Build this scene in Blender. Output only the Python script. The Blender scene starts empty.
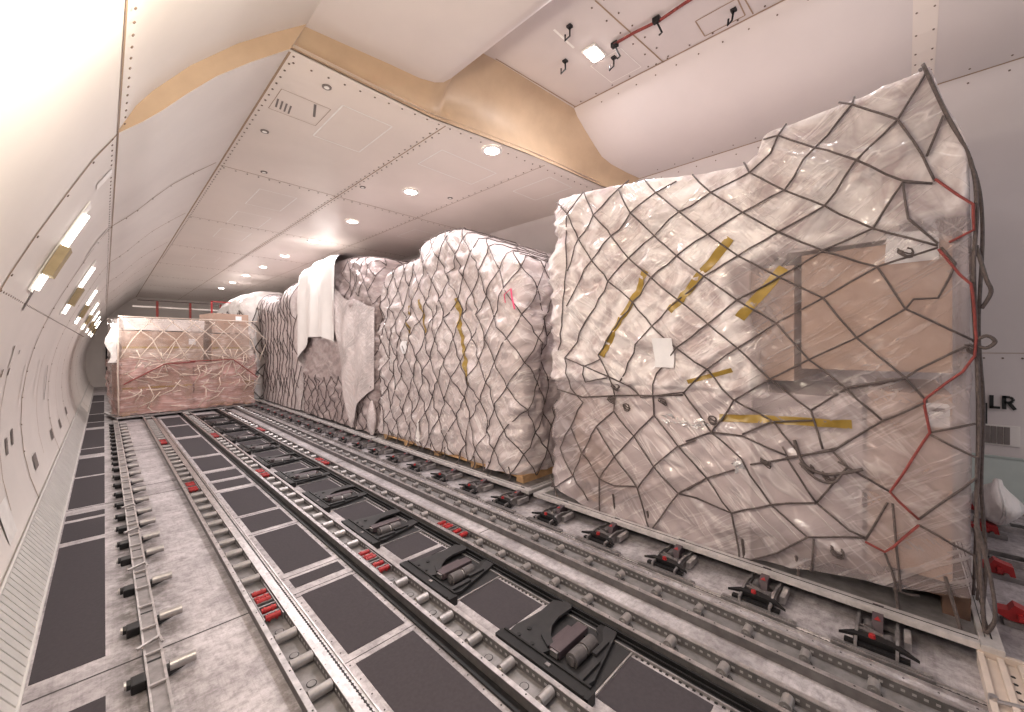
import bpy, bmesh, math, random
from mathutils import Vector, Matrix, noise
random.seed(7)
PI = math.pi
scn = bpy.context.scene
COL = scn.collection
ORD = ['first','second','third','fourth','fifth','sixth','seventh','eighth','ninth','tenth','eleventh','twelfth','thirteenth',
       'fourteenth','fifteenth','sixteenth','seventeenth','eighteenth','nineteenth','twentieth','twenty-first','twenty-second','twenty-third','twenty-fourth']

# ------------------------------------------------------------------ materials
def new_mat(name):
    m = bpy.data.materials.new(name); m.use_nodes = True
    nt = m.node_tree
    for n in list(nt.nodes): nt.nodes.remove(n)
    out = nt.nodes.new('ShaderNodeOutputMaterial')
    b = nt.nodes.new('ShaderNodeBsdfPrincipled')
    nt.links.new(b.outputs[0], out.inputs[0])
    return m, nt, b, out

def nd(nt, typ, **kw):
    n = nt.nodes.new(typ)
    for k, v in kw.items():
        if k in n.bl_rna.properties: setattr(n, k, v)
        else: n.inputs[k].default_value = v
    return n

def plain(name, col, rough=.5, metal=0., var=.08, scale=12., bump=.0, emit=None, spec=.5):
    """procedural material: base colour with a little noise variation"""
    m, nt, b, out = new_mat(name)
    tc = nd(nt, 'ShaderNodeTexCoord')
    nz = nd(nt, 'ShaderNodeTexNoise', Scale=scale, Detail=5., Roughness=.6)
    nt.links.new(tc.outputs['Object'], nz.inputs['Vector'])
    rp = nd(nt, 'ShaderNodeValToRGB')
    rp.color_ramp.elements[0].position = .3; rp.color_ramp.elements[1].position = .7
    c0 = [max(0, c*(1-var)) for c in col]; c1 = [min(1, c*(1+var)) for c in col]
    rp.color_ramp.elements[0].color = (*c0, 1); rp.color_ramp.elements[1].color = (*c1, 1)
    nt.links.new(nz.outputs['Fac'], rp.inputs['Fac'])
    nt.links.new(rp.outputs[0], b.inputs['Base Color'])
    b.inputs['Roughness'].default_value = rough; b.inputs['Metallic'].default_value = metal
    b.inputs['Specular IOR Level'].default_value = spec
    if bump:
        bp = nd(nt, 'ShaderNodeBump', Strength=bump, Distance=.01)
        nt.links.new(nz.outputs['Fac'], bp.inputs['Height']); nt.links.new(bp.outputs[0], b.inputs['Normal'])
    if emit:
        b.inputs['Emission Color'].default_value = (*emit[0], 1); b.inputs['Emission Strength'].default_value = emit[1]
    return m

def floor_mat():
    m, nt, b, out = new_mat('worn_floor_metal')
    tc = nd(nt, 'ShaderNodeTexCoord')
    n1 = nd(nt, 'ShaderNodeTexNoise', Scale=2.2, Detail=8., Roughness=.7)
    n2 = nd(nt, 'ShaderNodeTexNoise', Scale=22., Detail=8., Roughness=.75)
    mp = nd(nt, 'ShaderNodeMapping'); mp.inputs['Scale'].default_value = (60, 3, 1)
    n3 = nd(nt, 'ShaderNodeTexNoise', Scale=1.5, Detail=6., Roughness=.7)
    mp2 = nd(nt, 'ShaderNodeMapping'); mp2.inputs['Scale'].default_value = (3, 60, 1)
    n4 = nd(nt, 'ShaderNodeTexNoise', Scale=1.5, Detail=6., Roughness=.7)
    for n in (n1, n2): nt.links.new(tc.outputs['Object'], n.inputs['Vector'])
    nt.links.new(tc.outputs['Object'], mp.inputs[0]); nt.links.new(mp.outputs[0], n3.inputs['Vector'])
    nt.links.new(tc.outputs['Object'], mp2.inputs[0]); nt.links.new(mp2.outputs[0], n4.inputs['Vector'])
    def ramp(src, p0, p1, c0, c1):
        r = nd(nt, 'ShaderNodeValToRGB'); e = r.color_ramp.elements
        e[0].position = p0; e[1].position = p1; e[0].color = (*c0, 1); e[1].color = (*c1, 1)
        nt.links.new(src.outputs['Fac'], r.inputs['Fac']); return r
    base = ramp(n1, .35, .62, (.34, .31, .325), (.66, .615, .635))
    sp = ramp(n2, .36, .56, (.45, .43, .43), (1, 1, 1))
    s1 = ramp(n3, .38, .5, (.62, .6, .6), (1, 1, 1)); s2 = ramp(n4, .38, .5, (.68, .66, .66), (1, 1, 1))
    last = base
    for k, f in ((sp, .75), (s1, .35), (s2, .35)):
        mx = nd(nt, 'ShaderNodeMix', data_type='RGBA', blend_type='MULTIPLY'); mx.inputs[0].default_value = f
        nt.links.new(last.outputs[2 if last.bl_idname == 'ShaderNodeMix' else 0], mx.inputs[6])
        nt.links.new(k.outputs[0], mx.inputs[7]); last = mx
    # dirt gathers along the tracks
    sx = nd(nt, 'ShaderNodeSeparateXYZ'); nt.links.new(tc.outputs['Object'], sx.inputs[0])
    dv = nd(nt, 'ShaderNodeMath', operation='DIVIDE'); dv.inputs[1].default_value = 3.2; nt.links.new(sx.outputs[0], dv.inputs[0])
    rg = nd(nt, 'ShaderNodeValToRGB'); el = rg.color_ramp.elements
    el[0].position = 0.0; el[0].color = (.1,.1,.1,1); el[1].position = 1; el[1].color = (.35,.35,.35,1)
    for x, v in ((.03,.5),(.075,1),(.26,.85),(.34,.1),(.48,.05),(.555,.8),(.80,.1),(1.14,.15),(1.20,.8),(1.44,.25),(1.83,.35),(2.05,.3),(2.14,.05),(2.22,.3),(2.46,.6),(2.62,.55),(2.75,.15),(2.85,.6)):
        e_ = el.new(x/3.2); e_.color = (v, v, v, 1)
    nt.links.new(dv.outputs[0], rg.inputs['Fac'])
    n5 = nd(nt, 'ShaderNodeTexNoise', Scale=7., Detail=6., Roughness=.7); nt.links.new(tc.outputs['Object'], n5.inputs['Vector'])
    r5 = nd(nt, 'ShaderNodeMapRange'); r5.inputs[1].default_value = .36; r5.inputs[2].default_value = .6; nt.links.new(n5.outputs['Fac'], r5.inputs[0])
    mu = nd(nt, 'ShaderNodeMath', operation='MULTIPLY'); nt.links.new(rg.outputs[0], mu.inputs[0]); nt.links.new(r5.outputs[0], mu.inputs[1])
    gm = nd(nt, 'ShaderNodeMix', data_type='RGBA'); gm.inputs[7].default_value = (.12,.105,.10,1)
    nt.links.new(mu.outputs[0], gm.inputs[0]); nt.links.new(last.outputs[2], gm.inputs[6]); last = gm
    nt.links.new(last.outputs[2], b.inputs['Base Color'])
    b.inputs['Roughness'].default_value = .5; b.inputs['Metallic'].default_value = .15
    bp = nd(nt, 'ShaderNodeBump', Strength=.25, Distance=.004)
    nt.links.new(n2.outputs['Fac'], bp.inputs['Height']); nt.links.new(bp.outputs[0], b.inputs['Normal'])
    return m

def film_mat(name, col, white, alpha, rough=.26, ang=.6, sc=1., streak=1., bump=.6, layered=False):
    """stretch film: cloudy plastic, whiter and denser along its stretch creases"""
    m, nt, b, out = new_mat(name)
    tc = nd(nt, 'ShaderNodeTexCoord')
    def ridges(a, sx, sy, seed):
        mp = nd(nt, 'ShaderNodeMapping'); mp.inputs['Rotation'].default_value = (a, 0, 0)
        mp2 = nd(nt, 'ShaderNodeMapping'); mp2.inputs['Scale'].default_value = (sx*.5, sx, sy); mp2.inputs['Location'].default_value = (seed, seed, seed)
        n = nd(nt, 'ShaderNodeTexNoise', Scale=sc, Detail=3., Roughness=.55, Distortion=.9)
        nt.links.new(tc.outputs['Object'], mp.inputs[0]); nt.links.new(mp.outputs[0], mp2.inputs[0]); nt.links.new(mp2.outputs[0], n.inputs['Vector'])
        s = nd(nt, 'ShaderNodeMath', operation='SUBTRACT'); s.inputs[1].default_value = .5
        a1 = nd(nt, 'ShaderNodeMath', operation='ABSOLUTE')
        r = nd(nt, 'ShaderNodeMapRange'); r.inputs[1].default_value = .0; r.inputs[2].default_value = .035; r.inputs[3].default_value = 1; r.inputs[4].default_value = 0
        nt.links.new(n.outputs['Fac'], s.inputs[0]); nt.links.new(s.outputs[0], a1.inputs[0]); nt.links.new(a1.outputs[0], r.inputs[0])
        return n, r
    n1, r1 = ridges(ang, 1.5, 13., 0.); n2, r2 = ridges(-ang*1.3, 1.2, 9., 5.3)
    mk = nd(nt, 'ShaderNodeTexNoise', Scale=1.4*sc, Detail=3.); nt.links.new(tc.outputs['Object'], mk.inputs['Vector'])
    mkr = nd(nt, 'ShaderNodeMapRange'); mkr.inputs[1].default_value = .38; mkr.inputs[2].default_value = .62
    nt.links.new(mk.outputs['Fac'], mkr.inputs[0])
    mx = nd(nt, 'ShaderNodeMix', data_type='FLOAT')
    nt.links.new(mkr.outputs[0], mx.inputs[0]); nt.links.new(r1.outputs[0], mx.inputs[2]); nt.links.new(r2.outputs[0], mx.inputs[3])
    st = nd(nt, 'ShaderNodeMath', operation='MULTIPLY'); st.inputs[1].default_value = streak
    nt.links.new(mx.outputs[0], st.inputs[0])
    cm = nd(nt, 'ShaderNodeMix', data_type='RGBA'); cm.inputs[6].default_value = (*col, 1); cm.inputs[7].default_value = (*white, 1)
    nt.links.new(st.outputs[0], cm.inputs[0]); nt.links.new(cm.outputs[2], b.inputs['Base Color'])
    b.inputs['Roughness'].default_value = rough; b.inputs['Specular IOR Level'].default_value = .6
    bl = nd(nt, 'ShaderNodeTexNoise', Scale=4.5*sc, Detail=3., Distortion=2.0); nt.links.new(tc.outputs['Object'], bl.inputs['Vector'])
    ad = nd(nt, 'ShaderNodeMath', operation='MULTIPLY_ADD'); ad.inputs[1].default_value = .35
    nt.links.new(mx.outputs[0], ad.inputs[0]); nt.links.new(bl.outputs['Fac'], ad.inputs[2])
    bp = nd(nt, 'ShaderNodeBump', Strength=bump, Distance=.02)
    nt.links.new(ad.outputs[0], bp.inputs['Height']); nt.links.new(bp.outputs[0], b.inputs['Normal'])
    if layered:      # more layers of film over the upper left half and over the top of the load
        sp = nd(nt, 'ShaderNodeSeparateXYZ'); nt.links.new(tc.outputs['Object'], sp.inputs[0])
        wn = nd(nt, 'ShaderNodeTexNoise', Scale=1.3, Detail=2.); nt.links.new(tc.outputs['Object'], wn.inputs['Vector'])
        def mth(op, a, b_=None, clamp=False):
            q = nd(nt, 'ShaderNodeMath', operation=op, use_clamp=clamp)
            for i, v in enumerate((a, b_)):
                if v is None: continue
                if isinstance(v, (int, float)): q.inputs[i].default_value = v
                else: nt.links.new(v, q.inputs[i])
            return q.outputs[0]
        def stp(v, a, b_):
            q = nd(nt, 'ShaderNodeMapRange'); q.inputs[1].default_value = a; q.inputs[2].default_value = b_; nt.links.new(v, q.inputs[0]); return q.outputs[0]
        y_, z_ = sp.outputs[1], sp.outputs[2]; w_ = mth('MULTIPLY', wn.outputs['Fac'], .35)
        yz = mth('SUBTRACT', mth('ADD', y_, w_), mth('MULTIPLY', z_, .28))
        s1 = mth('MULTIPLY', stp(yz, .70, .78), stp(z_, 1.07, 1.11))
        s2 = stp(mth('ADD', mth('ADD', z_, w_), mth('MULTIPLY', y_, .1)), 2.24, 2.30)
        s_ = mth('MAXIMUM', s1, s2); s3 = stp(y_, .985, 1.0)
        lay = mth('ADD', mth('MULTIPLY', s_, .42), mth('MULTIPLY', s3, .22))
        cw = nd(nt, 'ShaderNodeMix', data_type='RGBA')
        pn = nd(nt, 'ShaderNodeTexNoise', Scale=2.6, Detail=4., Roughness=.6, Distortion=2.2); nt.links.new(tc.outputs['Object'], pn.inputs['Vector'])
        pr = nd(nt, 'ShaderNodeValToRGB'); pe = pr.color_ramp.elements; pe[0].position = .36; pe[1].position = .60
        pe[0].color = (.50, .41, .41, 1); pe[1].color = (.80, .735, .73, 1); nt.links.new(pn.outputs['Fac'], pr.inputs['Fac']); nt.links.new(pr.outputs[0], cw.inputs[7])
        nt.links.new(s_, cw.inputs[0]); cw.inputs[6].default_value = (*col, 1); nt.links.new(cw.outputs[2], cm.inputs[6])
    if alpha < 1:
        tr = nd(nt, 'ShaderNodeBsdfTransparent'); ms = nd(nt, 'ShaderNodeMixShader')
        fa = nd(nt, 'ShaderNodeMath', operation='MULTIPLY_ADD', use_clamp=True); fa.inputs[1].default_value = .35; 
        ml = nd(nt, 'ShaderNodeMath', operation='MULTIPLY_ADD'); ml.inputs[1].default_value = .5; ml.inputs[2].default_value = alpha - .25
        nt.links.new(mkr.outputs[0], ml.inputs[0]); nt.links.new(st.outputs[0], fa.inputs[0]); nt.links.new(ml.outputs[0], fa.inputs[2])
        
        if layered:
            fo_ = nd(nt, 'ShaderNodeMath', operation='ADD', use_clamp=True); nt.links.new(fa.outputs[0], fo_.inputs[0]); nt.links.new(lay, fo_.inputs[1]); nt.links.new(fo_.outputs[0], ms.inputs[0])
        else: nt.links.new(fa.outputs[0], ms.inputs[0])
        nt.links.new(tr.outputs[0], ms.inputs[1]); nt.links.new(b.outputs[0], ms.inputs[2])
        nt.links.new(ms.outputs[0], out.inputs[0])
    return m

def wall_mat(name, col, rough=.5):
    m, nt, b, out = new_mat(name)
    tc = nd(nt, 'ShaderNodeTexCoord')
    n1 = nd(nt, 'ShaderNodeTexNoise', Scale=.8, Detail=5., Roughness=.6); nt.links.new(tc.outputs['Object'], n1.inputs['Vector'])
    r = nd(nt, 'ShaderNodeValToRGB'); e = r.color_ramp.elements; e[0].position = .35; e[1].position = .65
    e[0].color = (*[c*.95 for c in col], 1); e[1].color = (*[min(1, c*1.03) for c in col], 1)
    nt.links.new(n1.outputs['Fac'], r.inputs['Fac']); nt.links.new(r.outputs[0], b.inputs['Base Color'])
    b.inputs['Roughness'].default_value = rough
    n2 = nd(nt, 'ShaderNodeTexNoise', Scale=2.5, Detail=2.); nt.links.new(tc.outputs['Object'], n2.inputs['Vector'])
    bp = nd(nt, 'ShaderNodeBump', Strength=.25, Distance=.02)
    nt.links.new(n2.outputs['Fac'], bp.inputs['Height']); nt.links.new(bp.outputs[0], b.inputs['Normal'])
    return m

M = {}
M['floor'] = floor_mat()
M['mat'] = plain('dark_antislip', (.044, .037, .043), .9, 0, .12, 60., .1)
M['gap'] = plain('floor_seam', (.05, .045, .045), .8)
M['alu'] = plain('aluminium_rail', (.50, .47, .47), .32, .8, .3, 18., .1)
M['alu_dark'] = plain('dull_channel', (.25, .235, .235), .5, .5, .3, 14., .1)
M['alu_side'] = plain('rail_side', (.13, .12, .12), .5, .4, .3, 18.)
M['roller'] = plain('roller_steel', (.40, .375, .37), .36, .65, .15, 30.)
M['black'] = plain('black_metal', (.012, .011, .012), .5, .3, .3, 20.)
M['hole'] = plain('dark_slots', (.018, .016, .016), .8)
M['darkgrey'] = plain('dark_grey_paint', (.024, .023, .025), .5, .2, .2, 20.)
M['plum'] = plain('plum_grey_box', (.085, .062, .070), .45, .2, .15, 20.)
M['drum'] = plain('rubber_drum', (.10, .09, .092), .5, .1, .25, 20.)
M['steel'] = plain('latch_steel', (.27, .25, .25), .42, .7, .25, 20., .1)
M['red'] = plain('red_plastic', (.34, .018, .02), .4, 0, .15, 20.)
M['redstrap'] = plain('red_webbing', (.24, .045, .04), .75, 0, .2, 40.)
M['wall'] = wall_mat('cabin_lining', (.82, .77, .735))
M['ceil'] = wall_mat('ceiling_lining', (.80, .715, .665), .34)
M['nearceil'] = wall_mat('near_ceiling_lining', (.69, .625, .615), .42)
M['seam'] = plain('panel_joint', (.36, .25, .17), .7)
M['seamlite'] = plain('panel_rim', (.95, .91, .88), .4)
M['screw'] = plain('screw_heads', (.16, .11, .085), .6)
M['tan'] = plain('tan_lining', (.50, .36, .245), .5, 0, .10, 3.)
M['tandark'] = plain('tan_cover', (.42, .33, .19), .6, 0, .1, 20.)
M['grille'] = plain('grille_dark', (.20, .17, .16), .7)
M['sill'] = plain('pale_grating', (.60, .585, .57), .5, 0, .08, 8.)
M['palegreen'] = plain('pale_green_lining', (.52, .58, .55), .5, 0, .05, 6.)
M['letter'] = plain('black_lettering', (.01, .01, .01), .6)
M['cord'] = plain('dark_cord', (.105, .082, .078), .8, 0, .35, 60., .3)
M['cordlite'] = plain('pale_cord', (.72, .60, .52), .7, 0, .15, 40.)
M['tape'] = plain('brown_packing_tape', (.34, .22, .04), .35, 0, .15, 14., .2)
M['paper'] = plain('white_paper', (.86, .84, .86), .6, 0, .03, 20.)
M['wood'] = plain('pallet_wood', (.44, .27, .14), .75, 0, .25, 9., .2)
M['darkwood'] = plain('dark_pallet_wood', (.085, .045, .03), .7, 0, .3, 9., .2)
M['carton'] = plain('brown_carton', (.44, .30, .235), .75, 0, .08, 5., .1)
M['carton2'] = plain('pinkish_carton', (.46, .31, .24), .75, 0, .1, 5., .1)
M['carton3'] = plain('pale_lilac_carton', (.55, .48, .49), .7, 0, .08, 4., .1)
M['cartonw'] = plain('white_sack', (.82, .75, .73), .7, 0, .08, 4., .2)
M['foil'] = plain('crumpled_clear_film', (.72, .70, .70), .22, .5, .3, 40., .8)
M['beige'] = plain('beige_cover', (.56, .47, .41), .5, 0, .1, 8., .1)
M['brass'] = plain('tan_tag', (.45, .33, .10), .5, .3)
M['film1'] = film_mat('stretch_film_clear', (.57, .48, .485), (.95, .90, .89), .46, .17, .62, .7, .40, .7, layered=True)
M['film2'] = film_mat('stretch_film_cloudy', (.62, .53, .525), (.94, .90, .89), 1., .2, .7, .9, .55, .8)
M['film3'] = film_mat('stretch_film_grey', (.42, .335, .33), (.78, .72, .71), 1., .3, .5, 1.2, .35, .5)
M['filmw'] = film_mat('stretch_film_white', (.84, .79, .77), (.97, .95, .93), 1., .3, 1.2, 1.0, .6, .8)
M['filmp'] = film_mat('stretch_film_pink', (.82, .50, .46), (.98, .88, .86), .42, .2, .3, 1.6, .8, .7)

# ------------------------------------------------------------------ mesh helpers
class MB:
    def __init__(s): s.v = []; s.f = []; s.mi = []
    def add(s, vs, fs, mi=0):
        o = len(s.v); s.v += [Vector(v) for v in vs]; s.f += [[i+o for i in f] for f in fs]; s.mi += [mi]*len(fs); return s
    def box(s, x0, y0, z0, x1, y1, z1, mi=0, bev=0.):
        if bev <= 0:
            vs = [(x0,y0,z0),(x1,y0,z0),(x1,y1,z0),(x0,y1,z0),(x0,y0,z1),(x1,y0,z1),(x1,y1,z1),(x0,y1,z1)]
            return s.add(vs, [(0,3,2,1),(4,5,6,7),(0,1,5,4),(1,2,6,5),(2,3,7,6),(3,0,4,7)], mi)
        bm = bmesh.new(); bmesh.ops.create_cube(bm, size=1)
        for v in bm.verts:
            v.co = Vector(((x0+x1)/2+v.co.x*(x1-x0), (y0+y1)/2+v.co.y*(y1-y0), (z0+z1)/2+v.co.z*(z1-z0)))
        bmesh.ops.bevel(bm, geom=bm.edges[:], offset=bev, segments=2, profile=.7, affect='EDGES')
        bm.verts.index_update()
        s.add([v.co.copy() for v in bm.verts], [[v.index for v in f.verts] for f in bm.faces], mi); bm.free(); return s
    def bar(s, a, b, w, h, mi=0, up=(0,0,1)):
        a = Vector(a); b = Vector(b); d = (b-a).normalized(); u = Vector(up); r = d.cross(u).normalized(); u = r.cross(d)
        vs = []
        for p in (a, b):
            for sx, sz in ((-1,-1),(1,-1),(1,1),(-1,1)): vs.append(p + r*sx*w/2 + u*sz*h/2)
        return s.add(vs, [(0,1,2,3),(7,6,5,4),(0,4,5,1),(1,5,6,2),(2,6,7,3),(3,7,4,0)], mi)
    def cyl(s, a, b, r, n=12, r2=None, mi=0):
        a = Vector(a); b = Vector(b); r2 = r if r2 is None else r2
        d = (b-a).normalized(); t = Vector((0,0,1)) if abs(d.z) < .9 else Vector((1,0,0)); x = d.cross(t).normalized(); y = d.cross(x)
        vs = []; 
        for p, q in ((a, r), (b, r2)):
            for k in range(n): an = 2*PI*k/n; vs.append(p + x*q*math.cos(an) + y*q*math.sin(an))
        fs = [(k, (k+1)%n, n+(k+1)%n, n+k) for k in range(n)] + [tuple(range(n-1,-1,-1)), tuple(range(n, 2*n))]
        return s.add(vs, fs, mi)
    def tube(s, pts, r, n=5, mi=0, flat=1.):
        pts = [Vector(p) for p in pts]
        if len(pts) < 2: return s
        vs = []; prev = None
        for i, p in enumerate(pts):
            d = (pts[min(i+1, len(pts)-1)] - pts[max(i-1, 0)])
            if d.length < 1e-6: d = Vector((0,0,1))
            d.normalize()
            if prev is None:
                t = Vector((0,0,1)) if abs(d.z) < .9 else Vector((1,0,0)); x = d.cross(t).normalized()
            else:
                x = (prev - d*prev.dot(d))
                x = x.normalized() if x.length > 1e-5 else d.orthogonal().normalized()
            prev = x; y = d.cross(x)
            for k in range(n): an = 2*PI*k/n; vs.append(p + x*r*math.cos(an) + y*r*flat*math.sin(an))
        fs = []
        for i in range(len(pts)-1):
            for k in range(n): fs.append((i*n+k, i*n+(k+1)%n, (i+1)*n+(k+1)%n, (i+1)*n+k))
        fs += [tuple(range(n-1,-1,-1)), tuple(range((len(pts)-1)*n, len(pts)*n))]
        return s.add(vs, fs, mi)
    def prism(s, poly, a, b, axis='z', mi=0):
        """polygon in the two other axes, extruded from a to b along axis"""
        n = len(poly)
        def mk(p, t): return {'z': (p[0], p[1], t), 'y': (p[0], t, p[1]), 'x': (t, p[0], p[1])}[axis]
        vs = [mk(p, a) for p in poly] + [mk(p, b) for p in poly]
        fs = [(k, (k+1)%n, n+(k+1)%n, n+k) for k in range(n)] + [tuple(range(n-1,-1,-1)), tuple(range(n, 2*n))]
        return s.add(vs, fs, mi)
    def grid(s, rows, mi=0, close=False):
        n = len(rows[0]); o = []
        for r in rows: o += r
        fs = []
        for i in range(len(rows)-1):
            for k in range(n if close else n-1): fs.append((i*n+k, i*n+(k+1)%n, (i+1)*n+(k+1)%n, (i+1)*n+k))
        return s.add(o, fs, mi)
    def build(s, name, mats, parent=None, smooth=False, world=False, fix=True, auto=None):
        me = bpy.data.meshes.new(name)
        off = Vector((0,0,0))
        if parent is not None and world: off = parent.location.copy()
        me.from_pydata([tuple(v-off) for v in s.v], [], s.f)
        if not isinstance(mats, (list, tuple)): mats = [mats]
        for m in mats: me.materials.append(m)
        for p, i in zip(me.polygons, s.mi): p.material_index = i
        if fix:
            bm = bmesh.new(); bm.from_mesh(me); bmesh.ops.recalc_face_normals(bm, faces=bm.faces[:]); bm.to_mesh(me); bm.free()
        if smooth:
            for p in me.polygons: p.use_smooth = True
        if auto:
            for p in me.polygons: p.use_smooth = True
            me.set_sharp_from_angle(angle=auto)
        o = bpy.data.objects.new(name, me); COL.objects.link(o)
        if parent is not None: o.parent = parent
        return o

def tag(o, label=None, cat=None, group=None, kind=None):
    if label: o['label'] = label
    if cat: o['category'] = cat
    if group: o['group'] = group
    if kind: o['kind'] = kind
    return o
def thing(name, label, cat, loc=(0,0,0), rz=0., group=None):
    o = bpy.data.objects.new(name, None); COL.objects.link(o)
    o.location = loc; o.rotation_euler = (0,0,rz); o.empty_display_size = .1
    return tag(o, label, cat, group)
def kids(o): return [c for c in bpy.data.objects if c.parent == o]
def copy_tree(o, parent=None, loc=None, rz=None, label=None):
    c = o.copy(); COL.objects.link(c)
    if parent is not None: c.parent = parent
    if loc is not None: c.location = loc
    if rz is not None: c.rotation_euler = (0,0,rz)
    if label: c['label'] = label
    for ch in kids(o): copy_tree(ch, c)
    return c
def struct(o, label=None, cat=None): o['kind'] = 'structure'; 
def st(name, mb, mats, **kw):
    o = mb.build(name, mats, **kw); o['kind'] = 'structure'; return o
def light(name, typ, loc, energy, col, parent=None, size=.1, rot=(0,0,0), spot=None, sy=None):
    l = bpy.data.lights.new(name, typ); l.energy = energy; l.color = col
    if typ == 'AREA':
        l.size = size
        if sy: l.shape = 'RECTANGLE'; l.size_y = sy
        else: l.shape = 'DISK'
    elif typ == 'SPOT': l.shadow_soft_size = size; l.spot_size = spot or 2.6; l.spot_blend = .6
    else: l.shadow_soft_size = size
    o = bpy.data.objects.new(name, l); COL.objects.link(o); o.location = loc; o.rotation_euler = rot
    if parent is not None: o.parent = parent
    return o
def lerp(a, b, t): return a + (b-a)*t
def interp(tab, x):
    if x <= tab[0][0]: return tab[0][1]
    for (a, b), (c, d) in zip(tab, tab[1:]):
        if x <= c: return lerp(b, d, (x-a)/(c-a))
    return tab[-1][1]
# ------------------------------------------------------------------ camera (14 mm, level, looking across the cargo deck)
cd = bpy.data.cameras.new('camera'); cam = bpy.data.objects.new('camera', cd); COL.objects.link(cam)
cam.location = (0, 0, 1.5); cam.rotation_euler = (PI/2, 0, -math.atan2(408, 398))
cd.sensor_width = 36; cd.lens = 398/1024*36; cd.shift_y = -8/1024; cd.clip_start = .02; cd.clip_end = 100
scn.camera = cam

# ------------------------------------------------------------------ floor
YN, YF = -2.2, 22.0
SEAMS = [2.64-2.85*2, 2.64-2.85, 2.64, 5.48, 8.35, 11.2, 14.1, 17]
f = MB()
f.box(-.30, YN, -.06, 6.15, YF, 0, 0)
def mats_col(x0, x1, segs, z=.003):
    for a, b in segs: f.box(x0, a, 0, x1, b, z, 1)
GL = [(-.3,2.45),(2.77,4.50),(4.60,5.08),(5.16,5.30),(5.52,6.75),(6.83,7.90),(8.18,8.62),(8.70,10.6),(10.9,11.6),(11.7,13.0),(13.1,15.9),(16.1,18.2)]
mats_col(-.235, .005, GL)
G1 = [(-.6,.25),(.33,1.05),(1.15,1.85),(1.935,2.60),(2.705,2.83),(2.93,3.68),(3.775,4.15),(4.225,5.02),(5.155,5.44),(5.56,5.91),(6.06,6.83),(6.98,8.43),(8.66,9.9),(10.05,11.2)]
mats_col(.835, 1.145, G1)
for k in range(-1, 12):
    y = .95 + .935*k
    a, b = y + .545, y + .92
    if k in (1, 4, 7): mats_col(1.475, 1.785, [(a, a+.05), (a+.10, b)])
    else: mats_col(1.475, 1.785, [(a, b)])
# right bay floor panels
for k in range(5): mats_col(3.2+.55*k, 3.6+.55*k, [(-1.35, -.95)])
# thin dark joints
for y in SEAMS:
    f.box(-.24, y-.004, 0, .58, y+.004, .0015, 2)
    f.box(1.98, y-.204, 0, 2.26, y-.197, .0015, 2)
    f.box(.80, y-.05, 0, 1.24, y-.046, .0015, 2)
for y in (5.9, 8.0): f.box(.2, y-.003, 0, .58, y+.003, .0015, 2)
for a, b in G1[2:12]: f.box(.80, b+.035, 0, 1.22, b+.038, .0015, 2)
f.box(-.30, YN, 0, -.245, YF, .002, 2)
# drilled dots and scuffs beside the tracks
for k in range(120):
    y = -1 + k*.11
    for x in (.812, 1.165, 2.27, 2.535): f.cyl((x, y, 0), (x, y, .0015), .004, 6, mi=2)
floor = st('floor', f, [M['floor'], M['mat'], M['gap']])

# ------------------------------------------------------------------ cabin section
CXX = 5.72
LOW = [(-.26,0),(-.335,.09),(-.39,.2),(-.44,.4),(-.475,.62),(-.49,.85),(-.485,1.08),(-.46,1.3),(-.42,1.5),(-.37,1.68),(-.31,1.85),(-.23,2.05),(-.13,2.28),(-.04,2.48),(.05,2.645)]
TOP_FAR = [(.15,2.75),(.23,2.845),(.34,2.99),(.479,3.16),(.66,3.34),(.892,3.55)]
TOP_NEAR = [(.12,2.81),(.188,2.923),(.35,3.144),(.582,3.40),(.78,3.58),(.985,3.756)]
def shell(profile, y0, y1, ny, mb, th=.05, mi=0, yfun=None):
    """solid curved lining: profile points (x,z) run along y, thickness outward (away from the cabin centre)"""
    n = len(profile); inner = []; outer = []
    cen = Vector((2.86, 1.6))
    for i, (x, z) in enumerate(profile):
        a = Vector(profile[max(0, i-1)]); b = Vector(profile[min(n-1, i+1)]); t = (b-a).normalized(); nn = Vector((t.y, -t.x))
        if nn.dot(Vector((x, z))-cen) < 0: nn = -nn
        inner.append((x, z)); outer.append((x+nn.x*th, z+nn.y*th))
    ys = [lerp(y0, y1, k/ny) for k in range(ny+1)]
    def yy(k, x): return ys[k] if (yfun is None or k < ny) else yfun(x)
    A = [[(x, yy(k, inner[i][0]), z) for i, (x, z) in enumerate(inner)] for k in range(ny+1)]
    B = [[(x, yy(k, inner[i][0]), z) for i, (x, z) in enumerate(outer)] for k in range(ny+1)]
    o = len(mb.v); mb.grid(A, mi); ob = len(mb.v); mb.grid(B, mi)
    for k in range(ny):
        mb.f += [[o+k*n, ob+k*n, ob+(k+1)*n, o+(k+1)*n], [o+k*n+n-1, ob+k*n+n-1, ob+(k+1)*n+n-1, o+(k+1)*n+n-1]]; mb.mi += [mi]*2
    for k in (0, ny):
        for i in range(n-1): mb.f.append([o+k*n+i, o+k*n+i+1, ob+k*n+i+1, ob+k*n+i]); mb.mi.append(mi)
def mirror(p): return [(CXX-x, z) for x, z in p]
w = MB(); shell(LOW+TOP_FAR, 3.0, YF, 8, w); shell(LOW+TOP_NEAR, YN, 3.0, 4, w)
st('wall_left', w, M['wall'], smooth=False, auto=.5)
RLOW = mirror(LOW); RFAR = mirror(TOP_FAR)
RNEAR = [(CXX-.12,2.80),(CXX-.19,2.91),(CXX-.34,3.12),(CXX-.55,3.36),(CXX-.74,3.54),(4.80,3.675)]
w = MB(); shell(RLOW+RFAR, 2.6, YF, 8, w); shell(RLOW+RNEAR, YN, 2.6, 4, w)
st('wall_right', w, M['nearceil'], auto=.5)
w = MB()
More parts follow.
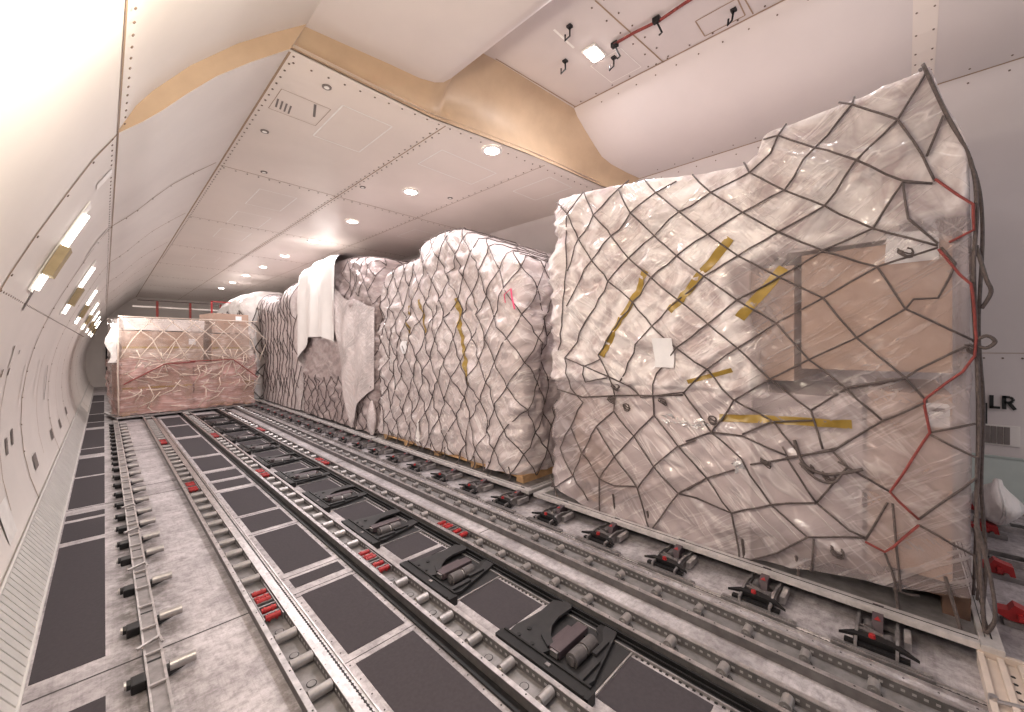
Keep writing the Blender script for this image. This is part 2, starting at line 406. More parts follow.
def ylow(x): return interp([(.89,3.0),(2.03,3.0),(2.5,2.92),(3.3,2.80),(4.44,2.72),(4.85,2.5)], x)
# flat rear ceiling
xs = [.892,1.3,2.03,2.5,2.9,3.3,3.9,4.44,CXX-.892]
A = [[(x, ylow(x), 3.55) for x in xs], [(x, YF, 3.55) for x in xs]]; B = [[(x, ylow(x), 3.60) for x in xs], [(x, YF, 3.60) for x in xs]]
w.grid(A); w.grid(B)
st('ceiling', w, M['ceil'], fix=False)
# raised ceiling above the camera
NC = [(.985,3.756),(1.25,3.77),(1.6,3.79),(1.88,3.80),(2.0,3.80),(2.07,3.82),(2.13,3.87),(2.17,3.95),(2.20,4.07),(2.23,4.2),(2.6,4.2),(3.1,4.2),(3.70,4.2)]
NC2 = [(3.70,4.2),(3.76,4.13),(3.9,4.04),(4.1,3.92),(4.25,3.84),(4.4,3.78),(4.6,3.72),(4.80,3.675)]
def ynear(x): return interp([(.98,3.0),(1.9,2.94),(2.1,2.85),(2.3,2.74),(3.7,2.64),(4.3,2.62),(4.8,2.40)], x)
w = MB(); shell(NC, YN, 3.0, 6, w, .04, yfun=ynear); shell(NC2, YN, 3.0, 6, w, .04, yfun=ynear)
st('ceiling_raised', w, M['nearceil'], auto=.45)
# tan fairing that closes the step between the two ceilings
w = MB()
rows = []
top = []
pts = [(.985,3.756,.892)] + [(x, z, x) for x, z in NC[1:]]
pts += [(x, z, x) for x, z in NC2[1:-1]] + [(4.80, 3.675, 4.78)]
for j in range(7):
    t = j/6; r = []
    for x, z, xl in pts:
        yl = ylow(xl)-.0; yn = ynear(x)
        rr = 1-(1-t)**2
        r.append((lerp(xl, x, t), lerp(yl-.02, yn-.01, t) + .16*math.sin(PI*t)*min(1, (z-3.55)/.4), lerp(3.548, z, t)))
    rows.append(r)
w.grid(rows)
st('trim_1', w, M['tan'], smooth=True)
w = MB()
# left arc of the same fairing
rows = []
nn = len(TOP_FAR)
for j in range(3):
    t = j/2
    rows.append([(lerp(a[0], b[0], t), 2.99-.03*t, lerp(a[1], b[1], t)) for a, b in zip([(.05,2.645)]+TOP_FAR, [(.05,2.645)]+TOP_NEAR)])
w.grid(rows)
st('trim_2', w, M['tan'], smooth=True)
w = MB(); w.box(-.55, YF, 0, 6.3, YF+.1, 3.7); st('wall_back', w, M['wall'])

# ------------------------------------------------------------------ joints and screws of the lining (surface pattern)
def prof_pts(prof, inset=.004, step=.06):
    out = []
    for (x0, z0), (x1, z1) in zip(prof, prof[1:]):
        n = max(1, int(math.hypot(x1-x0, z1-z0)/step))
        t = Vector((x1-x0, z1-z0)).normalized(); nr = Vector((t.y, -t.x))
        if nr.dot(Vector((2.86, 1.6))-Vector((x0, z0))) < 0: nr = -nr
        for k in range(n): out.append((lerp(x0, x1, k/n)+nr.x*inset, lerp(z0, z1, k/n)+nr.y*inset, nr))
    return out
def strip_arc(mb, prof, y, wd, mi=0, inset=.002):
    P = prof_pts(prof, inset)
    mb.grid([[(x, y-wd/2, z) for x, z, _ in P], [(x, y+wd/2, z) for x, z, _ in P]], mi)
def dots_arc(mb, prof, y, step, r=.007, mi=1):
    for x, z, n in prof_pts(prof, .0, step): mb.cyl((x, y, z), (x+n.x*.004, y, z+n.y*.004), r, 6, mi=mi)
def strip_y(mb, x, z, n, y0, y1, wd, mi=0):
    t = Vector((n[1], -n[0])).normalized(); n = Vector(n).normalized(); a = Vector((x, z))+n*.002
    p = a+t*wd/2; q = a-t*wd/2
    mb.grid([[(p.x, y0, p.y), (p.x, y1, p.y)], [(q.x, y0, q.y), (q.x, y1, q.y)]], mi)
def dots_y(mb, x, z, n, y0, y1, step, r=.007, mi=1):
    n = Vector(n).normalized(); k = 0; y = y0
    while y < y1:
        mb.cyl((x, y, z), (x+n.x*.004, y, z+n.y*.004), r, 6, mi=mi); y += step
L = MB()
for y in (5.3, 7.6, 9.9, 12.2, 14.5, 16.8):
    strip_arc(L, LOW+TOP_FAR, y, .026); dots_arc(L, (LOW+TOP_FAR)[4:], y+.045, .16, .006)
strip_arc(L, LOW+[(.05,2.645)], 3.0, .026); dots_arc(L, (LOW)[8:], 3.05, .13, .007)
strip_arc(L, LOW[2:], .35, .008)
for y in (4.3, 6.4, 8.7, 11): strip_arc(L, LOW[3:9], y, .012)
nL = (.85, -.5)
strip_y(L, .052, 2.645, nL, YN, YF, .010); dots_y(L, .075, 2.68, nL, .2, 14, .085, .006); dots_y(L, .03, 2.61, nL, 3, 14, .085, .006)
strip_y(L, -.355, 1.73, (.95,-.3), YN, YF, .006); dots_y(L, -.34, 1.77, (.95,-.3), 1, 14, .07, .006)
strip_y(L, -.40, .225, (1,.2), YN, YF, .012); 
# small grilles, placards and cut-outs on the left lining
def patch(mb, prof, zc, h, y0, y1, mi):
    xz = sorted(((z, x) for x, z in prof)); x0 = interp(xz, zc-h/2); x1 = interp(xz, zc+h/2)
    mb.add([(x0+.004, y0, zc-h/2), (x0+.004, y1, zc-h/2), (x1+.004, y1, zc+h/2), (x1+.004, y0, zc+h/2)], [(0,1,2,3)], mi)
for yc, zc, wd, h, mi in ((4.09,.40,.22,.17,2),(4.09,.40,.30,.24,3),(5.75,.45,.25,.13,2),(7.4,.45,.25,.12,2),(8.6,.42,.25,.12,2),(10,.45,.3,.12,2),
        (4.55,.80,.09,.12,2),(4.8,.83,.08,.12,2),(4.25,1.44,.05,.16,3),(3.85,1.80,.05,.14,2),(4.05,1.34,.04,.05,1),(4.3,1.34,.04,.05,1),(5.1,1.2,.04,.35,3),(6.1,1.2,.04,.40,3),(7.1,1.1,.05,.4,2),
        (3.55,2.55,.12,.12,3),(5.2,2.45,.06,.3,3),(4.2,1.5,.03,.03,1),(4.5,1.47,.03,.03,1)):
    patch(L, LOW, zc, h, yc-wd/2, yc+wd/2, mi if mi != 3 else 3)
st('trim_3', L, [M['seam'], M['screw'], M['grille'], M['seamlite']], fix=False)
# ribbed return-air sill along the left floor edge
w = MB()
for k in range(170):
    y = .6 + k*.075
    w.add([(-.262,y,.004),(-.262,y+.062,.004),(-.385,y+.062,.215),(-.385,y,.215),(-.252,y,.008),(-.252,y+.062,.008),(-.377,y+.062,.219),(-.377,y,.219)],
          [(0,1,2,3),(4,5,6,7),(0,1,5,4),(3,2,6,7),(0,4,7,3),(1,2,6,5)], 0)
w.bar((-.375, YN, .228), (-.375, YF, .228), .012, .012)
w.bar((-.250, YN, .006), (-.250, YF, .006), .012, .008)
st('baseboard_left', w, M['sill'])

# ceiling joints
C = MB(); dn = (0, -1)
def cl(x0, y0, x1, y1, wd, mi=0, z=3.548):
    a = Vector((x0, y0, z)); b = Vector((x1, y1, z)); d = (b-a).normalized(); r = Vector((-d.y, d.x, 0))*wd/2
    C.add([a+r, b+r, b-r, a-r], [(0,1,2,3)], mi)
def cdots(x0, y0, x1, y1, n, z=3.548, r=.008):
    for k in range(n):
        t = k/(n-1); x = lerp(x0, x1, t); y = lerp(y0, y1, t); C.cyl((x, y, z), (x, y, z-.004), r, 6, mi=1)
cl(.895, 3.02, .895, YF, .02); cdots(.93, 3.05, .93, 12, 90)
cl(2.20, 3.0, 2.20, YF, .012); cdots(2.17, 3.1, 2.17, 12, 80); cdots(2.23, 3.15, 2.23, 12, 80)
cl(3.45, 2.85, 3.45, YF, .008); cdots(3.42, 2.9, 3.42, 9, 50)
for y in (5.45, 7.9, 10.3, 12.7, 15.1, 17.5, 20): cl(.9, y, 4.8, y, .012); cdots(.95, y+.05, 4.7, y+.05, 34)
cdots(.95, 3.12, 4.4, 2.84, 30)
def quad(pts, wd, mi, z=3.548):
    for a, b in zip(pts, pts[1:]+pts[:1]): cl(a[0], a[1], b[0], b[1], wd, mi, z)
quad([(1.408,3.365),(1.862,3.365),(1.862,4.05),(1.408,4.05)], .013, 3)
quad([(2.44,3.39),(3.21,3.39),(3.21,3.84),(2.44,3.84)], .013, 3)
quad([(3.73,3.0),(4.17,3.0),(4.17,3.62),(3.73,3.62)], .013, 3)
for y in (5.9, 7.1, 8.3, 11.0): quad([(1.40,y),(1.84,y),(1.84,y+.75),(1.40,y+.75)], .012, 3)
for y in (6.0, 8.5): quad([(3.75,y),(4.2,y),(4.2,y+.6),(3.75,y+.6)], .012, 3)
for k in range(4): cl(1.0+.035*k, 3.66+.01*k, 1.02+.035*k, 3.80+.01*k, .014, 2)
cl(1.24, 3.52, 1.30, 3.72, .02, 2); quad([(.98,3.5),(1.36,3.5),(1.36,3.86),(.98,3.86)], .005, 0)
for x, y in ((1.22,3.22),(1.06,4.3),(2.3,4.9),(1.3,5.3),(3.3,4.4)): C.cyl((x,y,3.549),(x,y,3.542), .035, 14, mi=2); C.cyl((x,y,3.545),(x,y,3.540), .02, 10, mi=3)
# raised ceiling joints
Z = 4.197
cl(2.66, 1.695, 3.69, 1.60, .012, 0, Z); cdots(2.7, 1.64, 3.66, 1.55, 6, Z); cdots(2.7, 1.75, 3.66, 1.66, 6, Z)
cl(2.55, 2.70, 3.68, 2.60, .012, 0, Z); cl(3.68, -.6, 3.68, 2.62, .016, 0, Z); cdots(3.64, -.2, 3.64, 2.5, 15, Z)
quad([(3.41,.90),(3.63,.90),(3.63,1.21),(3.41,1.21)], .01, 0, Z)
quad([(3.25,1.80),(3.60,1.78),(3.60,2.10),(3.25,2.12)], .006, 3, Z)
cl(2.66, 2.1, 2.95, 2.1, .02, 3, Z)
cl(2.66, .9, 3.66, .85, .01, 0, Z)
st('trim_4', C, [M['seam'], M['screw'], M['grille'], M['seamlite']], fix=False)
# joints on the sloping right lining
R = MB()
RN = NC2 + list(reversed(RLOW+RNEAR[:-1]))
strip_y(R, 4.80, 3.675, (-.35,-.93), YN, 2.4, .012); dots_y(R, 4.74, 3.69, (-.3,-.95), -.6, 2.3, .21); dots_y(R, 4.85, 3.63, (-.6,-.8), -.6, 2.3, .21)
dots_y(R, 3.74, 4.15, (-.7,-.7), -.3, 2.5, .2)
for y in (-.13,): strip_arc(R, RN, y, .13, 3); dots_arc(R, RN, y-.045, .10); dots_arc(R, RN, y+.045, .10)
xr = CXX+.26
strip_y(R, CXX-.02, 2.60, (-.9,-.5), YN, 2.6, .006); dots_y(R, CXX-.02, 2.66, (-.9,-.5), -1.2, 1, .3)
strip_y(R, CXX+.43, 1.45, (-1,-.1), YN, 2.6, .006); dots_y(R, CXX+.44, 1.40, (-1,-.1), -1.2, 1, .12, .009)
st('trim_5', R, [M['seam'], M['screw'], M['grille'], M['ceil']], fix=False)
# right wall: pale green kick panel, joint rail
w = MB()
w.add([(CXX+.27,YN,0),(CXX+.27,2.6,0),(CXX+.42,2.6,.42),(CXX+.42,YN,.42)], [(0,1,2,3)])
w.bar((CXX+.42, YN, .43), (CXX+.42, 2.6, .43), .02, .02)
st('baseboard_right', w, M['palegreen'], fix=False)
g = thing('air_grille', 'small grey louvred air grille low on the right wall under the letters', 'air vent', (CXX+.46, -.70, .64))
m = MB(); m.box(-.012, -.13, -.10, 0.015, .10, .10, bev=.006); m.build('frame', M['wall'], g)
m = MB()
for k in range(4): m.box(-.02, -.065+.042*k, -.085, -.012, -.028+.042*k, .085)
m.build('louvre', M['grille'], g)
# LR lettering on the lining
def stroke(mb, pts, wd, x):
    for (a, b), (c, d) in zip(pts, pts[1:]):
        mb.bar((x, a, b), (x, c, d), wd, .004, up=(1,0,0))
lt = MB(); xw = CXX+.468
def LT(u, v): return (-.652-u, .90+v)   # u runs to the viewer's right (towards -y)
stroke(lt, [LT(0,.130), LT(0,-.002)], .028, xw); stroke(lt, [LT(-.010,.009), LT(.055,.009)], .024, xw)
stroke(lt, [LT(.080,-.002), LT(.080,.130)], .028, xw); stroke(lt, [LT(.072,.118), LT(.118,.118), LT(.135,.102), LT(.135,.082), LT(.118,.066), LT(.08,.066)], .022, xw); stroke(lt, [LT(.108,.066), LT(.148,-.002)], .028, xw)
lo = lt.build('wall_lettering', M['letter']); tag(lo, 'black letters LR on the right wall beside the nearest load', 'lettering')
lb = MB(); lb.box(xw-.004, -.625, .72, xw+.004, -.61, .95); tag(lb.build('wall_marking', M['letter']), 'narrow vertical black bar left of the letters on the right wall', 'marking')
# ------------------------------------------------------------------ roller tracks
M['slotwhite'] = plain('slot_light', (.34,.32,.32), .6)
def roller_mb(L, r, n=12):
    m = MB(); m.cyl((-L/2,0,0),(L/2,0,0), r, n); m.cyl((-L/2-.006,0,0),(-L/2,0,0), r*.45, 8); m.cyl((L/2,0,0),(L/2+.006,0,0), r*.45, 8); return m
BR = [(2.42,2.82),(5.18,5.62),(8.05,8.45),(10.9,11.3)]
def track(name, label, xl, xr, y0, y1, ry0, step, rr, skip, rl=None):
    t = thing(name, label, 'roller track', (xl, y0, 0))
    W = xr-xl; H = .048
    L = y1-y0
    for x in (0, W):
        m = MB()
        m.box(x-.010, 0, 0, x+.010, L, H, mi=2)
        m.box(x-.014 if x == 0 else x-.010, 0, H, x+.010 if x == 0 else x+.014, L, H+.004)
        y = .05
        while x and y < min(L, 6.5): m.box(W-.0115, y, .022, W-.0098, y+.014, .032, mi=1); y += .035
        y = .1
        while y < min(L, 7): m.cyl((x, y+x*.5, H+.004), (x, y+x*.5, H+.0052), .004, 6, mi=1); y += .14
        m.build('side_rail', [M['alu'], M['slotwhite'] if x else M['hole'], M['alu_side']], t)
    m = MB(); m.box(.010, 0, .001, W-.010, L, .006)
    k = .12
    while k < min(L, 8):
        m.cyl((W/2, k, .006), (W/2, k, .0075), .022, 14, mi=1); m.cyl((W/2, k, .0072), (W/2, k, .0085), .018, 14); k += step*1.0
    m.build('channel_floor', [M['alu_dark'], M['hole']], t)
    base = None; y = ry0
    while y < y1:
        if not any(a < y < b for a, b in skip):
            if base is None: base = roller_mb(rl or W-.03, rr).build('roller', M['roller'], t, auto=.6); r = base
            else: r = base.copy(); COL.objects.link(r); r.parent = t
            r.location = (W/2, y-y0, .034)
        y += step
    return t
YT = 12.6
track('roller_track', 'slotted silver roller track nearest the left side rail, long row of rollers', .582, .708, -1.5, YT, 1.826*.97-.232*14, .2325, .023, BR)
track('roller_track', 'silver roller track between the wide dark floor panels and the black drive units', 1.232, 1.36, -1.5, YT, 1.102*.97-.2335*11, .2335, .0235, [(a-.02, b) for a, b in BR], rl=.078)
track('roller_track', 'silver roller track just right of the black drive units', 1.845+.055, 2.035, -1.5, YT, .345*.97-.2425*7, .2425, .0235, [(a, b+.02) for a, b in BR], rl=.062)
track('roller_track', 'silver roller track nearest the row of pallet locks', 2.245, 2.41, -1.5, YT+2, .334*.97-.2425*7, .2425, .022, [], rl=.058)
# seat tracks: slim perforated rails in the floor
def seat_track(label, x, y0, y1, w=.03, dark=False):
    t = thing('perforated_floor_track', label, 'floor track', (x, y0, 0)); L = y1-y0
    for s_ in (-1, 1): m = MB(); m.box(s_*(w/2+.004)-.004, 0, 0, s_*(w/2+.004)+.004, L, .012); m.build('rail_flange', M['alu'], t)
    m = MB(); m.box(-w/2, 0, 0, w/2, L, .004); y = .02
    while y < min(L, 9): m.cyl((0, y, .004), (0, y, .0052), .007, 6, mi=1); y += .025
    m.box(-.003, 0, .004, .003, L, .0046, mi=1)
    m.build('perforated_web', [M['alu'], M['hole']], t)
seat_track('slim perforated floor track beside the left roller track', .772, -1.2, YT)
seat_track('slim perforated floor track under the row of pallet locks', 2.575, -1.2, 13)
# flat light strip and black guide channel around the drive units
m = MB(); m.box(.716, -1.5, 0, .752, YT, .030); m.box(.722, -1.5, .03, .726, YT, .034)
tag(m.build('wear_strip', M['alu']), 'bright flat metal strip along the left roller track', 'metal strip')
t = thing('guide_channel', 'black grooved channel running between drive units and roller track', 'floor channel', (1.86, -1.5, 0)); L = YT+1.5
m = MB(); m.box(-.045, 0, 0, .035, L, .004); m.box(.0, 0, 0, .012, L, .03); m.box(-.02, 0, 0, -.012, L, .018); m.build('channel_bed', M['black'], t)
m = MB(); m.box(-.052, 0, 0, -.044, L, .014); m.box(.032, 0, 0, .038, L, .028)
y = .01
while y < 9: m.box(-.062, y, .001, -.053, y+.012, .004, mi=1); y += .03
m.build('lip', [M['alu_dark'], M['hole']], t)
t = thing('guide_channel', 'black grooved channel along the left edge of the middle roller track', 'floor channel', (1.20, -1.5, 0))
m = MB(); m.box(-.02, 0, 0, .02, L, .004); m.box(-.024, 0, 0, -.018, L, .012); m.build('channel_bed', M['black'], t)

# red brake rollers set into the tracks
def brake():
    t = thing('brake_roller_unit', 'x', 'brake roller', (0,0,0))
    m = MB(); m.box(-.048,-.02,.004,-.042,.36,.046); m.box(.042,-.02,.004,.048,.36,.046)
    for y in (.04,.13,.17,.25,.32): m.box(-.045, y-.006, .006, .045, y+.006, .040)
    m.build('frame', M['steel'], t)
    for y, r in ((0.005,.015),(.085,.014),(.19,.016),(.23,.012),(.29,.014)):
        b = MB(); b.cyl((-.036,y,.036),(.036,y,.036), r, 12); b.cyl((-.024,y,.034),(-.016,y,.034), r+.006, 12); b.cyl((.012,y,.034),(.02,y,.034), r+.006, 12); b.build('red_roller', M['red'], t, auto=.6)
    return t
b0 = None
names = {0: 'left roller track', 1: 'middle roller track', 2: 'roller track right of the drive units'}
dist = ['nearest', 'second', 'third']
for ti, xc in enumerate((.645, 1.296, 1.967)):
    for k, (a, b) in enumerate(BR[:3]):
        lab = '%s red brake roller cluster in the %s' % (dist[k], names[ti])
        if b0 is None: b0 = brake(); o = b0; o.location = (xc, a+.03, 0); o['label'] = lab
        else: o = copy_tree(b0, loc=(xc, a+.03, 0), label=lab)
        o['group'] = 'red brake roller clusters in the tracks'

# ------------------------------------------------------------------ left guide rail with side rollers
t = thing('side_guide_rail', 'long dark grey guide rail along the left with short rollers on both sides', 'guide rail', (.165, -1.5, 0)); L = 12.9
m = MB(); m.box(-.034, 0, 0, .034, L, .018); m.build('base', M['alu_dark'], t)
m = MB(); m.box(-.026,0,.018,.024,L,.040); m.build('web', M['steel'], t)
m = MB(); m.box(-.034, 0, 0, -.026, L, .045); m.build('side_rail', M['alu'], t)
m = MB(); m.box(.024, 0, 0, .034, L, .050); m.build('side_rail', M['alu'], t)
m = MB(); m.bar((-.03, 0, .047), (.03, 0, .047), .012, .010); cb = m.build('cross_bar', M['alu'], t); cb.location = (0, .1, 0); y = .347
while y < L-.1: c = cb.copy(); COL.objects.link(c); c.parent = t; c.location = (0, y, 0); y += .247
ys = [2.472-1.5+.5*k-.5 for k in range(0)] 
RY = [2.40-.485*k for k in range(7, 0, -1)] + [2.40, 2.88, 3.36, 3.85, 4.17, 4.53, 4.86, 5.23, 5.62, 6.0, 6.4, 6.8] + [7.15+.36*k for k in range(11)]
base = None
for i, y in enumerate(RY):
    if base is None:
        m = MB(); m.cyl((.045,0,.042),(.140,0,.042), .024, 14); r1 = m.build('guide_roller', M['roller'], t, auto=.6)
        m = MB(); m.add([(.036,-.02,.005),(.130,-.012,.030),(.130,.012,.030),(.036,.02,.005),(.036,-.02,.045),(.130,-.010,.036),(.130,.010,.036),(.036,.02,.045)],[(0,1,2,3),(4,5,6,7),(0,1,5,4),(1,2,6,5),(2,3,7,6),(3,0,4,7)]); r1b = m.build('roller_bracket', M['darkgrey'], t)
        m = MB(); m.box(-.085,-.036,.002,-.034,.036,.045,bev=.008); m.cyl((-.098,0,.034),(-.083,0,.034),.020,12); r2 = m.build('end_stop', M['black'], t)
        m = MB(); m.cyl((-.106,0,.036),(-.097,0,.036),.017,12); r3 = m.build('silver_cap', M['roller'], t)
        m = MB(); m.cyl((0,.10,.02),(0,.10,.030),.030,6); m.cyl((-.03,.10,.034),(.03,.10,.034),.010,8); r4 = m.build('latch_disc', M['darkgrey'], t)
        base = (r1, r1b, r2, r3, r4); 
        for b in base: b.location = (0, y+1.5, 0)
    else:
        for b in base:
            c = b.copy(); COL.objects.link(c); c.parent = t; c.location = (0, y+1.5, 0)
for y in (2.62, 3.6, 4.35, 5.05):
    m = MB(); m.bar((-.055, y+1.5, .052), (.03, y+1.54, .056), .014, .012); m.bar((.03, y+1.54, .056), (.036, y+1.49, .05), .010, .01); m.build('lever', M['alu'], t)

# ------------------------------------------------------------------ power drive units
def pdu():
    t = thing('drive_unit', 'x', 'drive unit', (0,0,0))
    m = MB(); m.box(.03, .0, .001, .45, .51, .006, bev=.002); m.build('tray', M['darkgrey'], t)
    m = MB(); m.prism([(-.034,.0),(-.026,-.03),(.030,-.03),(.034,.0),(.034,.50),(.022,.525),(-.024,.525),(-.034,.50)], .0, .052, 'z'); m.box(-.036, -.01, .050, -.026, .51, .062); m.box(.024,-.01,.050,.034,.51,.060)
    m.build('guard_bar', M['black'], t)
    m = MB(); m.box(-.008,.19,.052,.010,.215,.057); m.build('bar_plate', M['steel'], t)
    # curved lever plate
    pl = []
    out = [(.03,.30),(.03,.50),(.12,.515),(.20,.50),(.30,.49),(.42,.50),(.44,.46),(.43,.40),(.34,.405),(.26,.40),(.20,.375),(.15,.34),(.12,.30),(.10,.27)]
    m = MB(); m.prism(out, .012, .030, 'z')
    m.prism([(.10,.285),(.13,.27),(.17,.32),(.23,.36),(.30,.375),(.42,.37),(.44,.40),(.44,.44),(.33,.43),(.22,.41),(.14,.36)], .03, .044, 'z')
    lp = m.build('lever_plate', M['darkgrey'], t)
    for x, y in ((.07,.45),(.07,.36),(.14,.44)): m = MB(); m.cyl((x,y,.030),(x,y,.035),.012,10); m.build('bolt', M['black'], lp)
    m = MB(); m.box(.10,.21,.012,.34,.275,.052,bev=.006); m.box(.12,.285,.012,.30,.31,.035); mb_ = m.build('motor_box', M['plum'], t)
    m = MB(); m.box(.088,.218,.020,.100,.262,.046); m.build('end_plate', M['steel'], mb_)
    for x0, x1 in ((.12,.20),(.215,.295)):
        m = MB(); m.cyl((x0,.155,.030),(x1,.155,.030),.034,16); m.cyl((x0-.008,.155,.03),(x0,.155,.03),.020,12); m.build('drive_drum', M['drum'], t, auto=.6)
    m = MB(); m.cyl((.20,.155,.030),(.215,.155,.030),.026,12); m.build('axle_ring', M['roller'], t)
    m = MB(); m.prism([(.06,.03),(.10,.02),(.40,.09),(.44,.10),(.44,.17),(.40,.16),(.32,.11),(.12,.085),(.07,.08)], .01, .028, 'z'); m.box(.05,.05,.028,.20,.075,.042); m.box(.22,.085,.028,.34,.11,.042)
    m.build('link_arm', M['darkgrey'], t)
    m = MB(); m.prism([(.33,.10),(.46,.11),(.46,.20),(.40,.20),(.36,.16),(.33,.2)], .006, .02, 'z'); m.box(.30,.10,.012,.33,.30,.03); m.build('end_bracket', M['black'], t)
    m = MB(); m.box(.03,-.012,.001,.40,-.004,.008); m.box(.395,-.01,.001,.403,.10,.008); m.build('tray_lip', M['alu'], t)
    return t
p0 = None
for k in range(-1, 11):
    y = .95 + .935*k
    lab = ('black drive unit with two drums between the roller tracks, cropped out below' if k < 0 else
           'black drive unit with two drums, %s from the bottom of the photo' % ('nearest' if k == 0 else ORD[k]))
    if k < 0: continue
    if p0 is None: p0 = pdu(); p0.location = (1.415, y, 0); p0['label'] = lab; p0['group'] = 'black drive units between the roller tracks'
    else: copy_tree(p0, loc=(1.415, y, 0), label=lab)

# ------------------------------------------------------------------ pallet locks
def lock():
    t = thing('pallet_lock', 'x', 'cargo latch', (0,0,0))
    m = MB(); m.box(-.02,-.20,0,.022,.17,.020,bev=.003); m.box(-.012,-.19,.02,-.002,.16,.026); m.build('base_rail', M['steel'], t)
    m = MB(); m.cyl((0,-.175,.02),(0,-.175,.030),.012,10); m.cyl((0,-.145,.02),(0,-.145,.026),.008,8); m.build('bolt', M['roller'], t)
    for s in (-1, 1):
        m = MB(); m.prism([(.0,.02),(.05,.02),(.12,.03),(.30,.015),(.33,.03),(.33,.065),(.25,.06),(.18,.078),(.10,.075),(.04,.055),(.0,.05)], s*.075-.006, s*.075+.006, 'y')
        m.box(.10, s*.075-.010, .01, .30, s*.075+.010, .05, bev=.003)
        m.build('side_plate', M['steel'], t)
    # prism above is defined in x/z; spread pointed wings
    m = MB(); m.prism([(.015,-.150),(.085,-.08),(.10,0),(.085,.08),(.02,.140),(.045,.07),(.045,0),(.045,-.07)], .052, .066, 'z')
    m.box(.055,-.085,.022,.070,.085,.060); m.box(.02,-.12,.02,.05,.12,.034)
    wp = m.build('wing_plate', M['black'], t)
    m = MB(); m.cyl((.062,.015,.062),(.062,.015,.082),.015,12,r2=.012); m.build('red_knob', M['red'], wp, auto=.6)
    m = MB(); m.bar((.12,-.075,.058),(.12,.075,.058),.022,.012); m.bar((.16,.07,.060),(.12,-.02,.060),.012,.010); m.build('cross_link', M['steel'], t)
    m = MB(); m.bar((.28,-.075,.03),(.28,.075,.03),.03,.02); m.build('cross_link', M['steel'], t)
    for a_ in ((.09,-.045,.045,.04,.026),(.18,.035,.04,.06,.022)): m = MB(); m.cyl(a_[:3],(a_[0]+a_[3],a_[1],a_[2]),a_[4],12); m.build('spring', M['drum'], t, auto=.6)
    m = MB(); m.prism([(.20,.02),(.31,.02),(.335,.07),(.345,.105),(.325,.115),(.29,.095),(.22,.075)], -.022, .022, 'y'); hk = m.build('hook', M['plum'], t)
    m = MB(); m.add([(.214,-.014,.083),(.214,.014,.083),(.245,0,.090)], [(0,1,2)]); m.build('red_mark', M['red'], hk, fix=False)
    m = MB(); m.box(.14,-.125,.02,.28,-.098,.060,bev=.004); m.build('side_block', M['alu'], t)
    return t
l0 = None
LK = [.085, .60, 1.13, 1.65, 2.17, 2.70, 3.20] + [3.72+.52*k for k in range(16)]
for k, y in enumerate(LK):
    lab = ('pallet lock with red knob gripping the nearest pallet edge, closest to the camera' if k == 0 else
           'pallet lock in the row along the pallet edges, %s from the front' % ORD[k])
    if l0 is None: l0 = lock(); l0.location = (2.595, y, 0); l0['label'] = lab; l0['group'] = 'pallet locks along the loaded pallets'
    else: copy_tree(l0, loc=(2.595, y, 0), label=lab)

# locks, guides and tracks of the right-hand bay beyond the nearest load
def red_claw(label, x, y):
    t = thing('red_end_stop', label, 'cargo stop', (x, y, 0))
    m = MB(); m.box(-.05,-.10,0,.05,.07,.03,bev=.004); m.cyl((-.06,-.02,.035),(.06,-.02,.035),.014,8); m.build('base', M['steel'], t)
    m = MB(); m.prism([(-.06,.03),(-.02,.03),(.05,.03),(.09,.05),(.09,.075),(.05,.08),(.03,.115),(-.01,.10),(-.05,.09)], -.035, .035, 'x'); m.box(-.07,.0,.05,.07,.022,.075,bev=.004); m.build('red_claw', M['red'], t)
red_claw('red end stop gripping the right end of the nearest pallet, closest to the camera', 3.45, -.47)
red_claw('red end stop at the right end of the nearest pallet, second from the corner', 4.10, -.47)
red_claw('red end stop below the white plastic bag', 4.95, -.50)
red_claw('red end stop above the white plastic bag', 5.55, -.52)
for i, (x, lab) in enumerate(((3.55, 'cross track on the floor right of the nearest pallet corner'), (4.40, 'cross track on the right bay floor between the two front red stops'),
        (5.2, 'cross track on the right bay floor by the white plastic bag'), (5.8, 'cross track closest to the pale green kick panel'))):
    t = thing('roller_track', lab, 'roller track', (x, -1.5, 0))
    for dx in (-.06, .06): m = MB(); m.box(dx-.01, 0, 0, dx+.01, 1.05, .048); m.build('side_rail', M['alu'], t)
    m = MB(); m.box(-.05, 0, 0, .05, 1.05, .004); m.build('channel_floor', M['hole'], t)
    for k in range(4):
        r = roller_mb(.10, .019).build('roller', M['roller'], t, auto=.6); r.location = (0, .15+.24*k, .034)
# white plastic bag hanging by the pallet end
m = MB(); rows = []
for j in range(9):
    t_ = j/8; z = .10+.34*t_; rad = (.05+.11*math.sin(PI*min(1, t_*1.15))**.8) * (1 if t_ < .9 else .6)
    rows.append([(5.02+rad*1.6*math.cos(a)*(1+.15*math.sin(3*a+j)), -.56+rad*.75*math.sin(a)*(1+.2*math.cos(2*a+j)), z) for a in [2*PI*q/18 for q in range(18)]])
m.grid(rows, close=True); m.f += [list(range(18)), list(range(len(m.v)-18, len(m.v)))]; m.mi += [0, 0]
tag(m.build('plastic_bag', M['filmw'], smooth=True), 'small white plastic bundle between red stops at right edge', 'plastic bag')
